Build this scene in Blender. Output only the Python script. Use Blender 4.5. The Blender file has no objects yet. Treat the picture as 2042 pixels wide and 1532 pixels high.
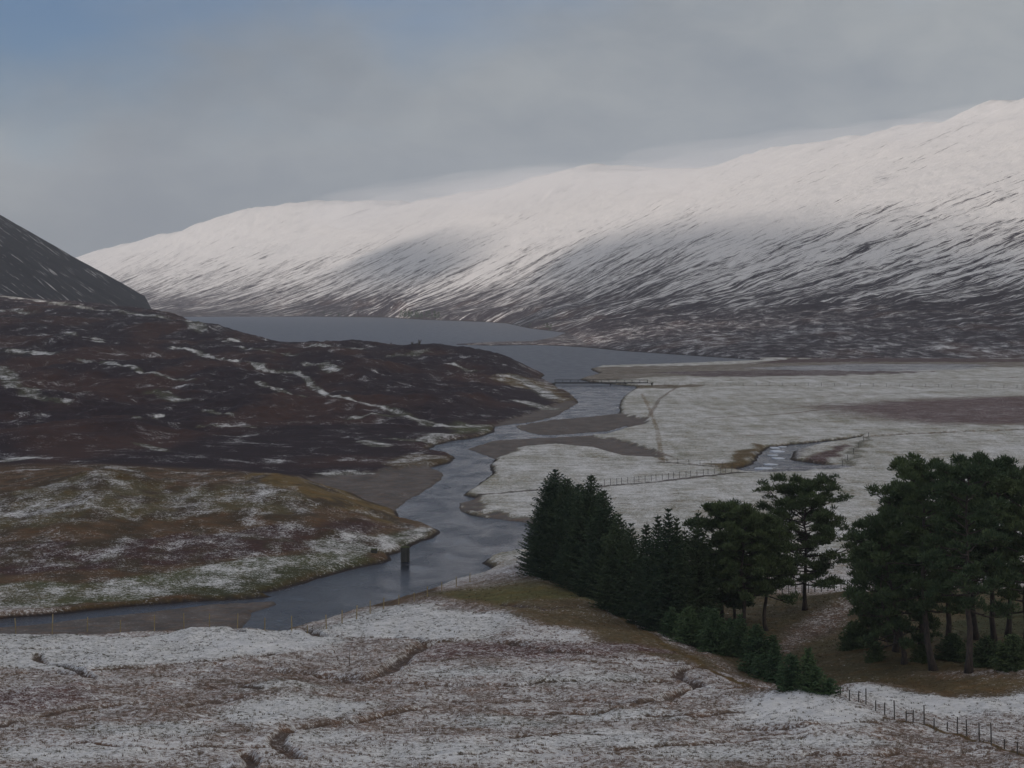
import bpy, math, random
import numpy as np
from math import radians, sin, cos, pi

# ------------------------------------------------------------------ scene
S = bpy.context.scene
COL = S.collection
FPX, HORIZ, CX, CAMZ = 4803.0, 590.0, 1021.0, 32.0      # lens in photo pixels, eye 32 m above the river
cam = bpy.data.cameras.new('camera')
cam.sensor_width = 36.0
cam.lens = 36.0 * FPX / 2042.0
cam.shift_y = -(766.0 - HORIZ) / 2042.0
cam.clip_start = 1.0
cam.clip_end = 60000.0
cam_o = bpy.data.objects.new('camera', cam)
cam_o.location = (0, 0, CAMZ)
cam_o.rotation_euler = (radians(90), 0, 0)
COL.objects.link(cam_o)
S.camera = cam_o
S.view_settings.view_transform = 'Standard'
S.view_settings.look = 'None'
S.view_settings.exposure = 0.0
S.view_settings.gamma = 1.0
S.render.film_transparent = False
S.cycles.volume_bounces = 3

def smooth(a, b, x):
    t = np.clip((x - a) / (b - a), 0, 1)
    return t * t * (3 - 2 * t)

# ------------------------------------------------------------------ noise
def _hash(ix, iy, seed):
    h = (ix * 374761393 + iy * 668265263 + seed * 974634777) & 0xffffffff
    h = ((h ^ (h >> 13)) * 1274126177) & 0xffffffff
    return h ^ (h >> 16)
def perlin(x, y, seed=0):
    xi = np.floor(x).astype(np.int64); yi = np.floor(y).astype(np.int64)
    xf = x - xi; yf = y - yi
    u = xf * xf * xf * (xf * (xf * 6 - 15) + 10); v = yf * yf * yf * (yf * (yf * 6 - 15) + 10)
    def g(dx, dy):
        a = _hash(xi + dx, yi + dy, seed).astype(np.float64) * (2 * pi / 4294967296.0)
        return np.cos(a) * (xf - dx) + np.sin(a) * (yf - dy)
    a = g(0, 0); b = g(1, 0); c = g(0, 1); d = g(1, 1)
    return ((a + (b - a) * u) * (1 - v) + (c + (d - c) * u) * v) * 1.5
def fbm(x, y, seed=0, o=3):
    s = 0; a = 1.0; t = 0
    for k in range(o):
        s = s + a * perlin(x * 2 ** k + 17.3 * k, y * 2 ** k - 9.1 * k, seed + k); t += a; a *= .5
    return s / t

# ------------------------------------------------------------------ terrain: broad shape from surveyed sections
TP = np.arange(-2400, 4401, 10.0)                     # bearing (as pixels off the axis)
TL = np.linspace(math.log(50), math.log(8000), 620)   # ln distance
def zy(d, y): return CAMZ - (y - HORIZ) * d / FPX
FLOOR = .6
# sections: (bearing, [(distance, height), ...])
valley = [
 (-2400, [(50, 20), (130, 9), (190, 5), (240, 3), (300, 6), (400, 12), (700, 20), (1000, 26), (1300, 34), (1600, 40), (8000, 40)]),
 (-700, [(50, 20), (100, 10), (138, 6), (190, 4), (210, 2.8), (222, .3), (245, .5), (290, 3), (335, 7), (380, 6), (500, 7), (700, 9), (1000, 16), (1300, 26), (1600, 36), (2200, 40), (3400, 20), (8000, 10)]),
 (0, [(50, 20), (100, 10), (138, 5.6), (170, 4.2), (200, 3.1), (209, 2.8), (221, .3), (243, .4), (252, .9), (280, 2.1), (318, 4.3), (335, 5.0), (360, 4), (400, 3.2), (550, 2.5), (700, 5), (900, 9), (1100, 13.5), (1300, 19), (1500, 27), (1900, 33), (2300, 30), (3000, 5), (8000, 2)]),
 (200, [(50, 20), (100, 10), (138, 5.6), (170, 4.2), (200, 3.1), (207, 2.7), (219, .3), (248, .4), (258, .9), (290, 3.0), (325, 6.2), (340, 7.3), (360, 6.2), (390, 4), (430, 3), (550, 2.3), (700, 5), (900, 9), (1100, 12.5), (1300, 18), (1480, 25), (1800, 26), (2000, 12), (2600, 2), (8000, 2)]),
 (340, [(50, 20), (100, 10), (138, 5.6), (170, 4.2), (200, 3.1), (209, 2.8), (221, .3), (252, .4), (262, .9), (295, 2.6), (325, 4.6), (342, 5.3), (370, 3.5), (420, 2.5), (550, 2), (700, 4.5), (900, 8), (1100, 12), (1300, 18), (1450, 22.5), (1650, 18), (1850, 4), (8000, 1)]),
 (440, [(50, 20), (100, 10), (138, 5.6), (170, 4.2), (200, 3.2), (212, 3.0), (222, .3), (256, .4), (266, 1), (297, 2.6), (325, 5.0), (342, 6.1), (370, 4.2), (410, 2.3), (550, 1.9), (700, 4.5), (900, 8), (1100, 12.5), (1250, 16.5), (1330, 16), (1450, 8), (1560, .6), (8000, .6)]),
 (540, [(50, 20), (100, 10), (138, 5.6), (170, 4.2), (200, 3.1), (213, 2.6), (222, .2), (261, .4), (270, 1), (300, 2.8), (328, 5.2), (345, 6.4), (365, 5.0), (392, 2), (430, 1), (550, 1.8), (700, 4.5), (900, 8), (1050, 10), (1160, 10.5), (1250, 6), (1330, .6), (8000, .6)]),
 (640, [(50, 20), (100, 10), (138, 5.4), (170, 4.1), (200, 3.1), (216, 2.5), (226, .3), (272, .4), (282, 1), (305, 2.6), (330, 4.4), (347, 5.2), (365, 3.2), (385, 1), (430, .6), (550, 1.8), (700, 4.0), (900, 8), (1050, 10.6), (1130, 10.9), (1210, 6), (1290, .6), (8000, .6)]),
 (720, [(50, 20), (100, 10), (138, 5.3), (170, 4.1), (200, 3.1), (225, 2.1), (232, .4), (282, .4), (296, 1.1), (318, 2.4), (345, 3.3), (362, 1.6), (380, .4), (430, .5), (560, 1.8), (700, 4.0), (850, 7), (1000, 10.2), (1100, 11.4), (1180, 7), (1240, .6), (8000, .6)]),
 (790, [(50, 20), (100, 10), (138, 5.3), (170, 4.1), (200, 3.2), (232, 2.0), (240, .4), (300, .4), (325, .9), (345, .6), (380, .4), (470, .6), (600, 2.5), (800, 5.8), (950, 9), (1060, 11), (1130, 7), (1190, .6), (8000, .6)]),
 (870, [(50, 20), (100, 10), (138, 5.2), (170, 4.1), (200, 3.2), (245, 2.0), (255, .5), (380, .5), (520, 1.0), (650, 2.6), (800, 5), (950, 8.3), (1035, 10.3), (1090, 6.5), (1140, .6), (8000, .6)]),
 (940, [(50, 20), (100, 10), (138, 5.2), (170, 4.2), (200, 3.4), (240, 2.2), (260, 1.4), (270, .5), (560, .6), (650, 1.8), (800, 4.4), (920, 7.5), (1000, 9.9), (1060, 6), (1100, .6), (8000, .6)]),
 (1000, [(50, 20), (100, 10), (138, 5.2), (170, 4.2), (205, 3.3), (240, 2.4), (265, 1.7), (280, .5), (600, .5), (680, 1.6), (790, 2.8), (890, 5.9), (985, 9.8), (1030, 6), (1060, .6), (8000, .6)]),
 (1045, [(50, 20), (100, 10), (138, 5.2), (170, 4.2), (205, 3.4), (245, 2.7), (272, 2.0), (290, .6), (650, .5), (760, 1.2), (860, 2.6), (930, 5.3), (965, 4.6), (1000, .6), (8000, .6)]),
 (1090, [(50, 20), (100, 10), (138, 5.2), (170, 4.2), (205, 3.4), (238, 2.9), (262, 2.7), (278, 1.6), (300, .7), (700, .5), (780, .8), (860, 1.0), (920, .7), (8000, .6)]),
 (1170, [(50, 20), (100, 10), (138, 5.2), (170, 4.2), (205, 3.3), (236, 2.6), (242, 2.0), (262, 1.4), (285, .8), (330, .6), (8000, .6)]),
 (1300, [(50, 20), (100, 10), (138, 5.2), (165, 4.4), (195, 3.4), (209, 3.0), (215, 2.3), (250, 1.3), (290, .8), (8000, .6)]),
 (1400, [(50, 20), (100, 10), (138, 5.2), (160, 4.4), (184, 3.5), (193, 3.1), (199, 2.4), (240, 1.4), (290, .8), (8000, .6)]),
 (1490, [(50, 20), (100, 10), (138, 5.2), (160, 4.4), (173, 3.7), (179, 3.3), (186, 2.5), (215, 1.6), (245, 1.2), (290, .7), (8000, .6)]),
 (1600, [(50, 20), (100, 10), (138, 5.3), (155, 4.7), (166, 4.6), (174, 3.3), (190, 2.6), (205, 1.9), (222, 1.7), (236, 2.0), (247, .9), (290, .6), (8000, .6)]),
 (1680, [(50, 20), (100, 10), (138, 5.3), (155, 4.6), (166, 4.3), (174, 3.6), (186, 3.2), (200, 2.4), (215, 1.7), (236, 2.7), (246, 1.1), (290, .6), (8000, .6)]),
 (1780, [(50, 20), (100, 10), (138, 5.3), (150, 4.6), (166, 4.3), (176, 3.7), (188, 3.7), (202, 3.1), (220, 2.2), (240, 2.4), (252, 1.1), (300, .6), (8000, .6)]),
 (2042, [(50, 20), (100, 10), (138, 5.2), (150, 4.6), (166, 4.6), (174, 4.3), (186, 4.0), (202, 3.4), (225, 2.8), (240, 2.3), (262, 1.0), (320, .6), (8000, .6)]),
 (2800, [(50, 20), (100, 10), (138, 6), (170, 5.6), (202, 5), (240, 3), (270, 1.5), (320, .6), (8000, .6)]),
 (4400, [(50, 20), (100, 12), (170, 10), (240, 8), (400, 8), (8000, 20)]),
]
# right-hand valley side: a straight, even slope. foot line in plan, then a crest line parallel to it
FD = np.array([-.379, .925]); UP = np.array([.925, .379]); F0 = np.array([420.0, 1500.0]); WID = 700.0
footoff = [(-1500, -60), (0, 0), (800, 0), (1310, 100), (1720, 175), (2087, 225), (2400, 170), (2800, 150), (3500, 150), (8000, 200)]     # along, offset
CREST = [(-400, 535), (0, 528), (140, 512), (250, 488), (360, 461), (440, 432), (500, 414), (560, 404), (650, 401), (730, 407), (800, 410), (860, 401), (900, 389), (960, 383), (1010, 373), (1060, 353), (1130, 339), (1230, 336), (1300, 331),
         (1385, 335), (1430, 322), (1530, 306), (1650, 285), (1740, 270), (1850, 246), (1930, 231), (2042, 205), (2300, 160), (2700, 110), (3400, 60), (4400, 0)]
_s = []; _h = []
for px_, cy_ in CREST:
    r_ = (px_ - CX) / FPX; o_ = 0.0
    for _ in range(6):
        a_ = F0 + UP * (WID + o_)
        t_ = (a_[0] - r_ * a_[1]) / (r_ * FD[1] - FD[0])
        o_ = 0.0
    yy_ = a_[1] + t_ * FD[1]
    _s.append(t_); _h.append(min(CAMZ + (HORIZ - cy_) * yy_ / FPX, 330))
_o = np.argsort(_s); CS = np.array(_s)[_o]; CH = np.array(_h)[_o]
_g = np.arange(-2500, 9000, 40.0)
CHg = np.interp(_g, CS, CH); _k = np.exp(-.5 * (np.arange(-4, 5) / 1.4) ** 2); _k /= _k.sum(); CHg = np.convolve(np.pad(CHg, 4, mode='edge'), _k, 'valid')
FOg = np.interp(_g, [q[0] for q in footoff], [q[1] for q in footoff]); _k = np.exp(-.5 * (np.arange(-12, 13) / 5) ** 2); _k /= _k.sum(); FOg = np.convolve(np.pad(FOg, 12, mode='edge'), _k, 'valid')
# the moor apron at its foot: bearing, shore distance, height where the slope starts
apron = [(-2400, 4200, 5), (-700, 3900, 5), (0, 3680, 5), (420, 3660, 5), (650, 3665, 5), (760, 3600, 5), (850, 3140, 5), (950, 2900, 5), (1010, 2740, 6), (1060, 2320, 8), (1130, 2080, 11), (1165, 1545, 13), (1230, 1400, 16), (1300, 1323, 19), (1400, 1248, 22), (1530, 1190, 25), (1650, 1200, 27), (1850, 1232, 28.5), (2042, 1226, 29.5), (2400, 1160, 31), (4400, 1000, 34)]
def slope_coords(X, Y):
    a = (X - F0[0]) * FD[0] + (Y - F0[1]) * FD[1]; u = (X - F0[0]) * UP[0] + (Y - F0[1]) * UP[1]
    return a, u - np.interp(a, _g, FOg)
def valley_side(X, Y):
    a, u = slope_coords(X, Y)
    H = np.interp(a, _g, CHg)
    q = u / (WID - np.interp(a, _g, FOg))
    return H * np.interp(q, [-.3, -.05, .06, .2, .4, .62, .82, .94, 1.0, 1.07, 1.25, 1.8, 4], [-.25, 0, .05, .165, .365, .60, .83, .955, 1.0, 1.012, 1.0, .85, .4]), u, a
def gblur(A, s, axis):
    n = int(3 * s) + 1
    k = np.exp(-.5 * (np.arange(-n, n + 1) / s) ** 2); k /= k.sum()
    return np.apply_along_axis(lambda v: np.convolve(np.pad(v, n, mode='edge'), k, 'valid'), axis, A)
def table(cols):
    px = [c[0] for c in cols]
    rows = np.array([np.interp(TL, [math.log(a) for a, b in c[1]], [b for a, b in c[1]]) for c in cols])
    out = np.empty((len(TP), len(TL)))
    for i in range(len(TL)):
        out[:, i] = np.interp(TP, px, rows[:, i])
    return out
VT = gblur(gblur(table(valley), 2.2, 0), 1.6, 1)
acols = np.array([np.interp(TP, [f[0] for f in apron], [f[k] for f in apron]) for k in (1, 2)])
acols[1] = gblur(acols[1:], 6, 1)[0]
MT = np.zeros((len(TP), len(TL))) - 30
for i, p in enumerate(TP):
    fd, az = acols[:, i]
    D_ = np.exp(TL); _, uu, _a = valley_side((p - CX) * D_ / FPX, D_)
    ad = max(float(np.interp(0, uu, D_)), fd + 90)
    k = [(fd - 60, -4), (fd, .5), (fd + (ad - fd) * .12, .5 + az * .22), (fd + (ad - fd) * .5, az * .62), (ad, az), (ad + 400, az), (9000, az)]
    MT[i] = np.interp(TL, [math.log(a) for a, b in k], [b for a, b in k])
MT = gblur(gblur(MT, 1.2, 0), 1.2, 1)
def bil(T, px, ld):
    u = np.clip((px - TP[0]) / (TP[1] - TP[0]), 0, len(TP) - 1.001); v = np.clip((ld - TL[0]) / (TL[1] - TL[0]), 0, len(TL) - 1.001)
    i = u.astype(int); j = v.astype(int); a = u - i; b = v - j
    return (T[i, j] * (1 - a) + T[i + 1, j] * a) * (1 - b) + (T[i, j + 1] * (1 - a) + T[i + 1, j + 1] * a) * b

# mounds: bearing, distance, lateral radius m, depth radius m, height
mounds = [(1180, 150, 4.5, 4, .4), (880, 146, 5, 4, .4), (300, 156, 4, 4, .4), (640, 152, 2.6, 3, .35), (1640, 151, 4, 3, .4), (120, 145, 5, 4, .45), (930, 184, 4, 4, .35), (1180, 180, 4, 4, .3), (1600, 164, 4.2, 5.5, .85), (1720, 172, 3.2, 3.0, .55), (2040, 172, 4.0, 4, .8), (570, 168, 4.6, 4.5, .75), (1690, 236, 5, 4, .5), (1700, 192, 4, 5, .7),
          (420, 207, 4, 3.5, .45), (900, 138, 6, 4, .5), (1180, 146, 4.5, 3, .35), (250, 142, 7, 5, .5), (1040, 262, 4, 6, .7), (830, 222, 5, 5, .3), (1330, 160, 5, 4, .3),
          (60, 640, 18, 30, 3.0), (250, 520, 14, 22, 2.2), (560, 640, 16, 30, 1.8), (420, 800, 22, 40, 2.6), (150, 980, 30, 50, 4), (700, 820, 16, 40, 2.0), (330, 1180, 28, 50, 3.5), (30, 1230, 40, 60, 5), (80, 480, 12, 16, 1.6),
          (640, 965, 22, 30, 1.2), (820, 1000, 12, 26, .8), (950, 700, 9, 30, .8)]
CONE = (-905.0, 2300.0)
def base_height(X, Y, detail=True):
    d = np.maximum(Y, 40); px = CX + FPX * X / d; ld = np.log(d)
    z = bil(VT, px, ld)
    for (mp, md, rx, ry, h) in mounds:
        mx = (mp - CX) * md / FPX
        q = ((X - mx) / rx) ** 2 + ((Y - md) / ry) ** 2
        z = z + h * np.exp(-q)
    # left mountain: a steep cone above the moor
    dx = X - CONE[0]; dy = Y - CONE[1]
    r = np.hypot(dx, dy * .9); th = np.arctan2(dy, dx)
    if detail:
        g = fbm(th * 9, r / 260, 5, 4) * 14 + fbm(th * 34, r / 200, 8, 2) * 4
        r = r + g * smooth(700, 560, r) * .8
    zc = np.where(r < 574, 12 + .577 * (574 - r), 12 * np.exp(-(r - 574) / 30))
    z = np.maximum(z, zc) + 3 * np.exp(-np.abs(z - zc) / 4) * smooth(1300, 1700, d) * (z > 5)
    m = bil(MT, px, ld)
    if detail:
        m = m + smooth(1, 10, m) * (fbm(X / 70, Y / 110, 31, 4) * 6 + np.abs(fbm(X / 22, Y / 45, 32, 3)) * 3.0)
    v, u, aa = valley_side(X, Y)
    if detail:
        on = smooth(20, 160, u)
        v = v + on * (fbm(aa / 420, u / 800, 21, 2) * 12 + fbm(aa / 75 + fbm(X / 150, Y / 150, 3, 2), u / 520, 22, 3) * 6.5 + fbm(aa / 17, u / 150, 23, 3) * 1.9 + smooth(420, 640, u) * smooth(900, 700, u) * fbm(aa / 120, u / 190, 24, 4) * 20)
    Hc = np.interp(aa, _g, CHg)
    m = np.where(v > 0, np.maximum(m, 0) * (1 - np.clip(v / Hc, 0, 1)) + v, m)
    z = np.maximum(z, m)
    if detail:
        moor = smooth(430, 560, d) * smooth(1120, 960, px) * smooth(.7, 2.8, z) * smooth(2000, 1500, d)
        z = z + moor * (fbm(X / 38, Y / 75, 41, 3) * 3.6 + (.45 - np.abs(fbm(X / 16, Y / 32, 42, 4))) * 3.0 - .6 + fbm(X / 3.5, Y / 6, 43, 2) * .35)
        hil = smooth(245, 300, d) * smooth(430, 380, d) * smooth(860, 700, px) * smooth(.8, 2.4, z)
        z = z + hil * (fbm(X / 10, Y / 14, 45, 3) * .8 + fbm(X / 3, Y / 4, 46, 2) * .22)
        fg = smooth(262, 225, d)
        z = z + fg * (fbm(X / 9, Y / 13, 51, 3) * .60 + fbm(X / 2.6, Y / 4, 52, 3) * .20 + np.abs(fbm(X / .9, Y / 1.2, 53, 2)) * .12)
        fl = (1 - fg) * smooth(300, 340, d) * smooth(.9, .7, z)
        z = z + fl * (fbm(X / 14, Y / 40, 61, 3) * .22)
    return z

# ------------------------------------------------------------------ from a sight line to a place on the ground
_D = np.exp(np.linspace(math.log(100), math.log(6500), 2600))
_cache = {}
def hit(px, py):
    """the first place the ground is met along the sight line"""
    if isinstance(py, str):
        d = float(py[1:]); return ((px - CX) * d / FPX, d)
    X = (px - CX) * _D / FPX
    k = round(px)
    if k not in _cache:
        _cache[k] = np.minimum.accumulate(HORIZ - FPX * (base_height((k - CX) * _D / FPX, _D, True) - CAMZ) / _D)
    P = _cache[k]
    i = int(np.searchsorted(-P, -py))
    i = min(max(i, 1), len(_D) - 1)
    a, b = P[i - 1], P[i]
    t = 0 if a == b else min(max((a - py) / (a - b), 0), 1)
    d = _D[i - 1] + t * (_D[i] - _D[i - 1])
    return ((px - CX) * d / FPX, d)
def flat(px, py, z=0.0):
    if isinstance(py, str):
        d = float(py[1:])
    else:
        d = (CAMZ - z) * FPX / (py - HORIZ)
    return ((px - CX) * d / FPX, d)

def sdist(X, Y, poly):
    """signed distance, negative inside"""
    P = np.array(poly, dtype=float); Q = np.roll(P, -1, axis=0)
    best = np.full(X.shape, 1e18); ins = np.zeros(X.shape, bool)
    for (ax, ay), (bx, by) in zip(P, Q):
        ex, ey = bx - ax, by - ay
        wx, wy = X - ax, Y - ay
        t = np.clip((wx * ex + wy * ey) / (ex * ex + ey * ey + 1e-9), 0, 1)
        q = (wx - t * ex) ** 2 + (wy - t * ey) ** 2
        np.minimum(best, q, out=best)
        if ey != 0:
            c = ((ay > Y) != (by > Y)) & (X < ex * (Y - ay) / ey + ax)
            ins ^= c
    s = np.sqrt(best)
    return np.where(ins, -s, s)
def ldist(X, Y, line):
    best = np.full(X.shape, 1e18)
    for (ax, ay), (bx, by) in zip(line[:-1], line[1:]):
        ex, ey = bx - ax, by - ay
        wx, wy = X - ax, Y - ay
        t = np.clip((wx * ex + wy * ey) / (ex * ex + ey * ey + 1e-9), 0, 1)
        np.minimum(best, (wx - t * ex) ** 2 + (wy - t * ey) ** 2, out=best)
    return np.sqrt(best)
def boxed(fn, X, Y, pts, margin, far=1e3):
    P = np.array(pts, dtype=float)
    m = (X > P[:, 0].min() - margin) & (X < P[:, 0].max() + margin) & (Y > P[:, 1].min() - margin) & (Y < P[:, 1].max() + margin)
    out = np.full(X.shape, far)
    if m.any(): out[m] = fn(X[m], Y[m], pts)
    return out

LOCH = [(1530, 719), (1400, 725), (1300, 729), (1200, 731), (1178, 737), (1198, 746), (1156, 757), (1178, 763), (1270, 771), (1268, 778), (1118, 780), (1100, 766), (1075, 757), (1086, 748),
        (1040, 'd1010'), (1000, 'd1060'), (920, 'd1100'), (850, 'd1140'), (740, 'd1240'), (620, 'd1290'), (540, 'd1330'), (480, 'd1400'), (430, 'd1560'), (395, 'd1750'), (380, 'd2100'), (350, 'd2600'), (300, 'd3100'), (250, 'd3660'),
        (420, 632), (600, 631.5), (760, 633), (850, 638), (960, 642), (1010, 645), (1055, 655), (1130, 664), (1105, 674), (1060, 682), (980, 683.5), (910, 687.5), (980, 689.5), (1060, 688), (1120, 690), (1180, 694), (1240, 700), (1300, 704), (1400, 711)]
RIVER = [(1112, 772), (1135, 785), (1153, 803), (1130, 817), (1108, 830), (1060, 842), (1020, 846), (985, 851), (984, 862), (955, 872), (900, 880), (866, 889), (850, 898), (872, 904), (898, 908), (906, 914), (892, 925), (855, 933),
         (880, 942), (880, 952), (865, 966), (800, 1006), (787, 1016), (795, 1032), (812, 1042), (850, 1048), (877, 1061), (862, 1072), (822, 1086), (800, 1100), (775, 1108), (777, 1119), (742, 1127), (700, 1135), (640, 1152), (560, 1176),
         (500, 1187), (545, 1189), (500, 1194), (400, 1199), (300, 1207), (200, 1216), (100, 1226), (0, 1234), (-400, 1268), (-900, 1300), (-900, 1320), (-400, 1285), (0, 1254), (60, 1249), (150, 1239), (300, 1223), (430, 1207), (540, 1200), (548, 1207), (500, 1222), (488, 1242), (475, 1262),
         (560, 1258), (640, 1240), (700, 1223), (780, 1202), (850, 1182), (890, 1166), (950, 1151), (985, 1134), (962, 1123), (990, 1108), (1055, 1101), (1110, 1092), (1120, 1060), (1060, 1044), (1000, 1036), (940, 1029), (918, 1018), (920, 1005), (950, 996), (940, 991),
         (924, 988), (955, 968), (985, 945), (978, 930), (990, 916), (960, 905), (935, 896), (985, 880), (1100, 873), (1200, 870), (1215, 867), (1255, 853), (1250, 849), (1210, 860), (1100, 868), (1075, 867), (1040, 858), (1028, 850), (1060, 845), (1105, 838), (1180, 832),
         (1237, 825), (1236, 812), (1240, 798), (1252, 786), (1272, 774)]
BACKWATER = [(1462, 938), (1500, 926), (1515, 906), (1532, 893), (1600, 885), (1690, 876), (1722, 870), (1706, 877), (1630, 889), (1585, 900), (1578, 918), (1640, 926), (1660, 931), (1570, 938), (1495, 946)]
DITCHES = [  # trenches: points, half width m, depth m
 ([(1722, 870), (1800, 865), (1920, 860), (2042, 856), (2300, 850)], 1.1, .5),
 ([(430, 1325), (560, 1338), (640, 1346), (740, 1350), (775, 1335), (800, 1310), (860, 1276)], .55, .5),
 ([(560, 1252), (640, 1268), (700, 1273), (780, 1271), (860, 1276), (950, 1278), (1040, 1284)], .45, .45),
 ([(640, 1346), (700, 1362), (850, 1364), (1020, 1366), (1100, 1358), (1345, 1356)], .28, .25),
 ([(1490, 1368), (1440, 1372), (1395, 1366), (1350, 1348), (1352, 1338), (1400, 1330)], .34, .4),
 ([(1345, 1398), (1330, 1388), (1352, 1378), (1395, 1366)], .3, .35), ([(1345, 1398), (1200, 1420), (1020, 1425)], .22, .2),
 ([(1620, 1503), (1690, 1502), (1745, 1506), (1800, 1498), (1870, 1501), (1960, 1490)], .26, .35),
 ([(840, 1410), (760, 1425), (700, 1440), (620, 1446), (575, 1452), (552, 1466), (558, 1482), (600, 1510)], .24, .3),
 ([(0, 1350), (60, 1341), (110, 1338), (180, 1352), (170, 1342), (120, 1325), (75, 1315), (75, 1303)], .3, .35),
 ([(0, 1448), (90, 1428), (180, 1410), (280, 1399), (350, 1408), (400, 1402), (480, 1392)], .24, .22),
 ([(170, 1338), (260, 1330), (380, 1318), (440, 1316), (540, 1303)], .2, .2),
 ([(1400, 1460), (1480, 1454), (1600, 1447), (1750, 1440)], .16, .2), ([(1170, 1283), (1000, 1278), (1100, 1300), (1290, 1318), (1370, 1324)], .2, .2),
 ([(490, 1500), (505, 1512), (500, 1532)], .3, .4), ([(50, 1293), (110, 1292)], .3, .3),
 ([(820, 1322), (980, 1312), (1180, 1320), (1330, 1331)], .13, .14), ([(1020, 1470), (1110, 1460), (1200, 1464), (1420, 1472)], .13, .15), ([(150, 1478), (300, 1492), (420, 1488), (560, 1486)], .12, .14),
 ([(1230, 1496), (1340, 1484), (1440, 1480), (1600, 1470)], .13, .15), ([(700, 1500), (860, 1510), (1040, 1496), (1120, 1502)], .14, .16), ([(880, 1392), (1000, 1402), (1150, 1396), (1320, 1400)], .12, .14), ([(200, 1372), (330, 1362), (420, 1366), (520, 1372)], .12, .14),
 ([(1480, 1420), (1380, 1428), (1290, 1426)], .12, .14), ([(1000, 1205), (1090, 1216), (1220, 1218)], .16, .15), ([(430, 1246), (470, 1252), (480, 1258)], .3, .35),
]
loch_w = [flat(*p) for p in LOCH]; river_w = [flat(*p) for p in RIVER]; back_w = [flat(*p) for p in BACKWATER]
ditch_w = [([hit(*p) for p in pts], w * (1.45 if w < .27 else 1.0), h * (1.15 if w < 1 else 1.0)) for pts, w, h in DITCHES]

def water_dist(X, Y):
    wx = X + perlin(X / 2.2, Y / 5, 71) * .35 * np.clip(Y / 400, .5, 2); wy = Y + perlin(X / 2.2, Y / 5, 72) * .9 * np.clip(Y / 400, .5, 2)
    w = boxed(sdist, wx, wy, loch_w, 150)
    w = np.minimum(w, boxed(sdist, wx, wy, river_w, 60))
    w = np.minimum(w, boxed(sdist, wx, wy, back_w, 30))
    return w
GRAVEL = [
 [(1028, 850), (1105, 838), (1237, 825), (1252, 832), (1290, 838), (1288, 850), (1255, 856), (1210, 863), (1100, 872), (1040, 860)],
 [(610, 957), (700, 948), (790, 938), (855, 932), (884, 945), (865, 967), (790, 1020), (740, 1020), (600, 980)],
 [(935, 896), (985, 880), (1100, 871), (1180, 872), (1240, 884), (1300, 902), (1318, 918), (1250, 914), (1190, 897), (1110, 890), (1040, 894), (1012, 910), (985, 917), (955, 905)],
 [(-900, 1325), (-400, 1285), (0, 1253), (150, 1238), (430, 1206), (548, 1198), (560, 1210), (500, 1240), (480, 1262), (0, 1275)],
 [(985, 851), (1060, 842), (1108, 830), (1150, 806), (1135, 800), (1090, 815), (1040, 832)],
 [(918, 1020), (918, 1003), (950, 994), (965, 1010), (950, 1026), (1000, 1038), (1060, 1046), (1060, 1040), (990, 1028)],
]
gravel_w = [[flat(*p) for p in g] for g in GRAVEL]
def ditch_dist(X, Y, pts):
    return ldist(X + perlin(X / 1.6, Y / 1.6, 91) * .12, Y + perlin(X / 2, Y / 2, 92) * .25, pts)
def height(X, Y, wd=None, gd=None):
    z = base_height(X, Y)
    if wd is None: wd = water_dist(X, Y)
    if gd is None:
        gd = np.full(X.shape, 1e3)
        for g in gravel_w: gd = np.minimum(gd, boxed(sdist, X, Y, g, 20))
    zg = .16 + .12 * fbm(X / 6, Y / 12, 81, 2)
    z = z + (np.minimum(z, zg) - z) * smooth(1.2, -.8, gd)
    steep = .34 + .30 * smooth(500, 900, Y) * smooth(90, -60, X)
    bank = .05 + np.maximum(wd, 0) * steep + np.maximum(wd - 30, 0) * 1.5 + .22 * smooth(.1, .9, wd) * smooth(-.5, 1.5, gd)
    z = np.where(wd < 0, np.maximum(-1.2, .05 + wd * .25), np.minimum(z, bank))
    for pts, w, h in ditch_w:
        dd = boxed(ditch_dist, X, Y, pts, 6)
        z = z - h * smooth(w * 2.0, w * .7, dd)
    return z

# ------------------------------------------------------------------ the ground grid
cols = np.concatenate([np.linspace(-2300, -500, 50, endpoint=False), np.linspace(-500, -50, 50, endpoint=False), np.linspace(-50, 2095, 1090, endpoint=False), np.linspace(2095, 2600, 50, endpoint=False), np.linspace(2600, 4300, 40)])
rows = np.exp(np.concatenate([np.linspace(math.log(58), math.log(126), 40, endpoint=False), np.linspace(math.log(126), math.log(250), 500, endpoint=False), np.linspace(math.log(250), math.log(1300), 480, endpoint=False), np.linspace(math.log(1300), math.log(5200), 400, endpoint=False), np.linspace(math.log(5200), math.log(7600), 40)]))
NC, NR = len(cols), len(rows)
PXg, Dg = np.meshgrid(cols, rows)           # (NR, NC)
X = ((PXg - CX) * Dg / FPX).ravel(); Y = Dg.ravel().copy()
PXf = PXg.ravel()
WD = water_dist(X, Y)
GD = np.full(X.shape, 1e3)
for g in gravel_w: GD = np.minimum(GD, boxed(sdist, X, Y, g, 20))
Z = height(X, Y, WD, GD)

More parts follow.
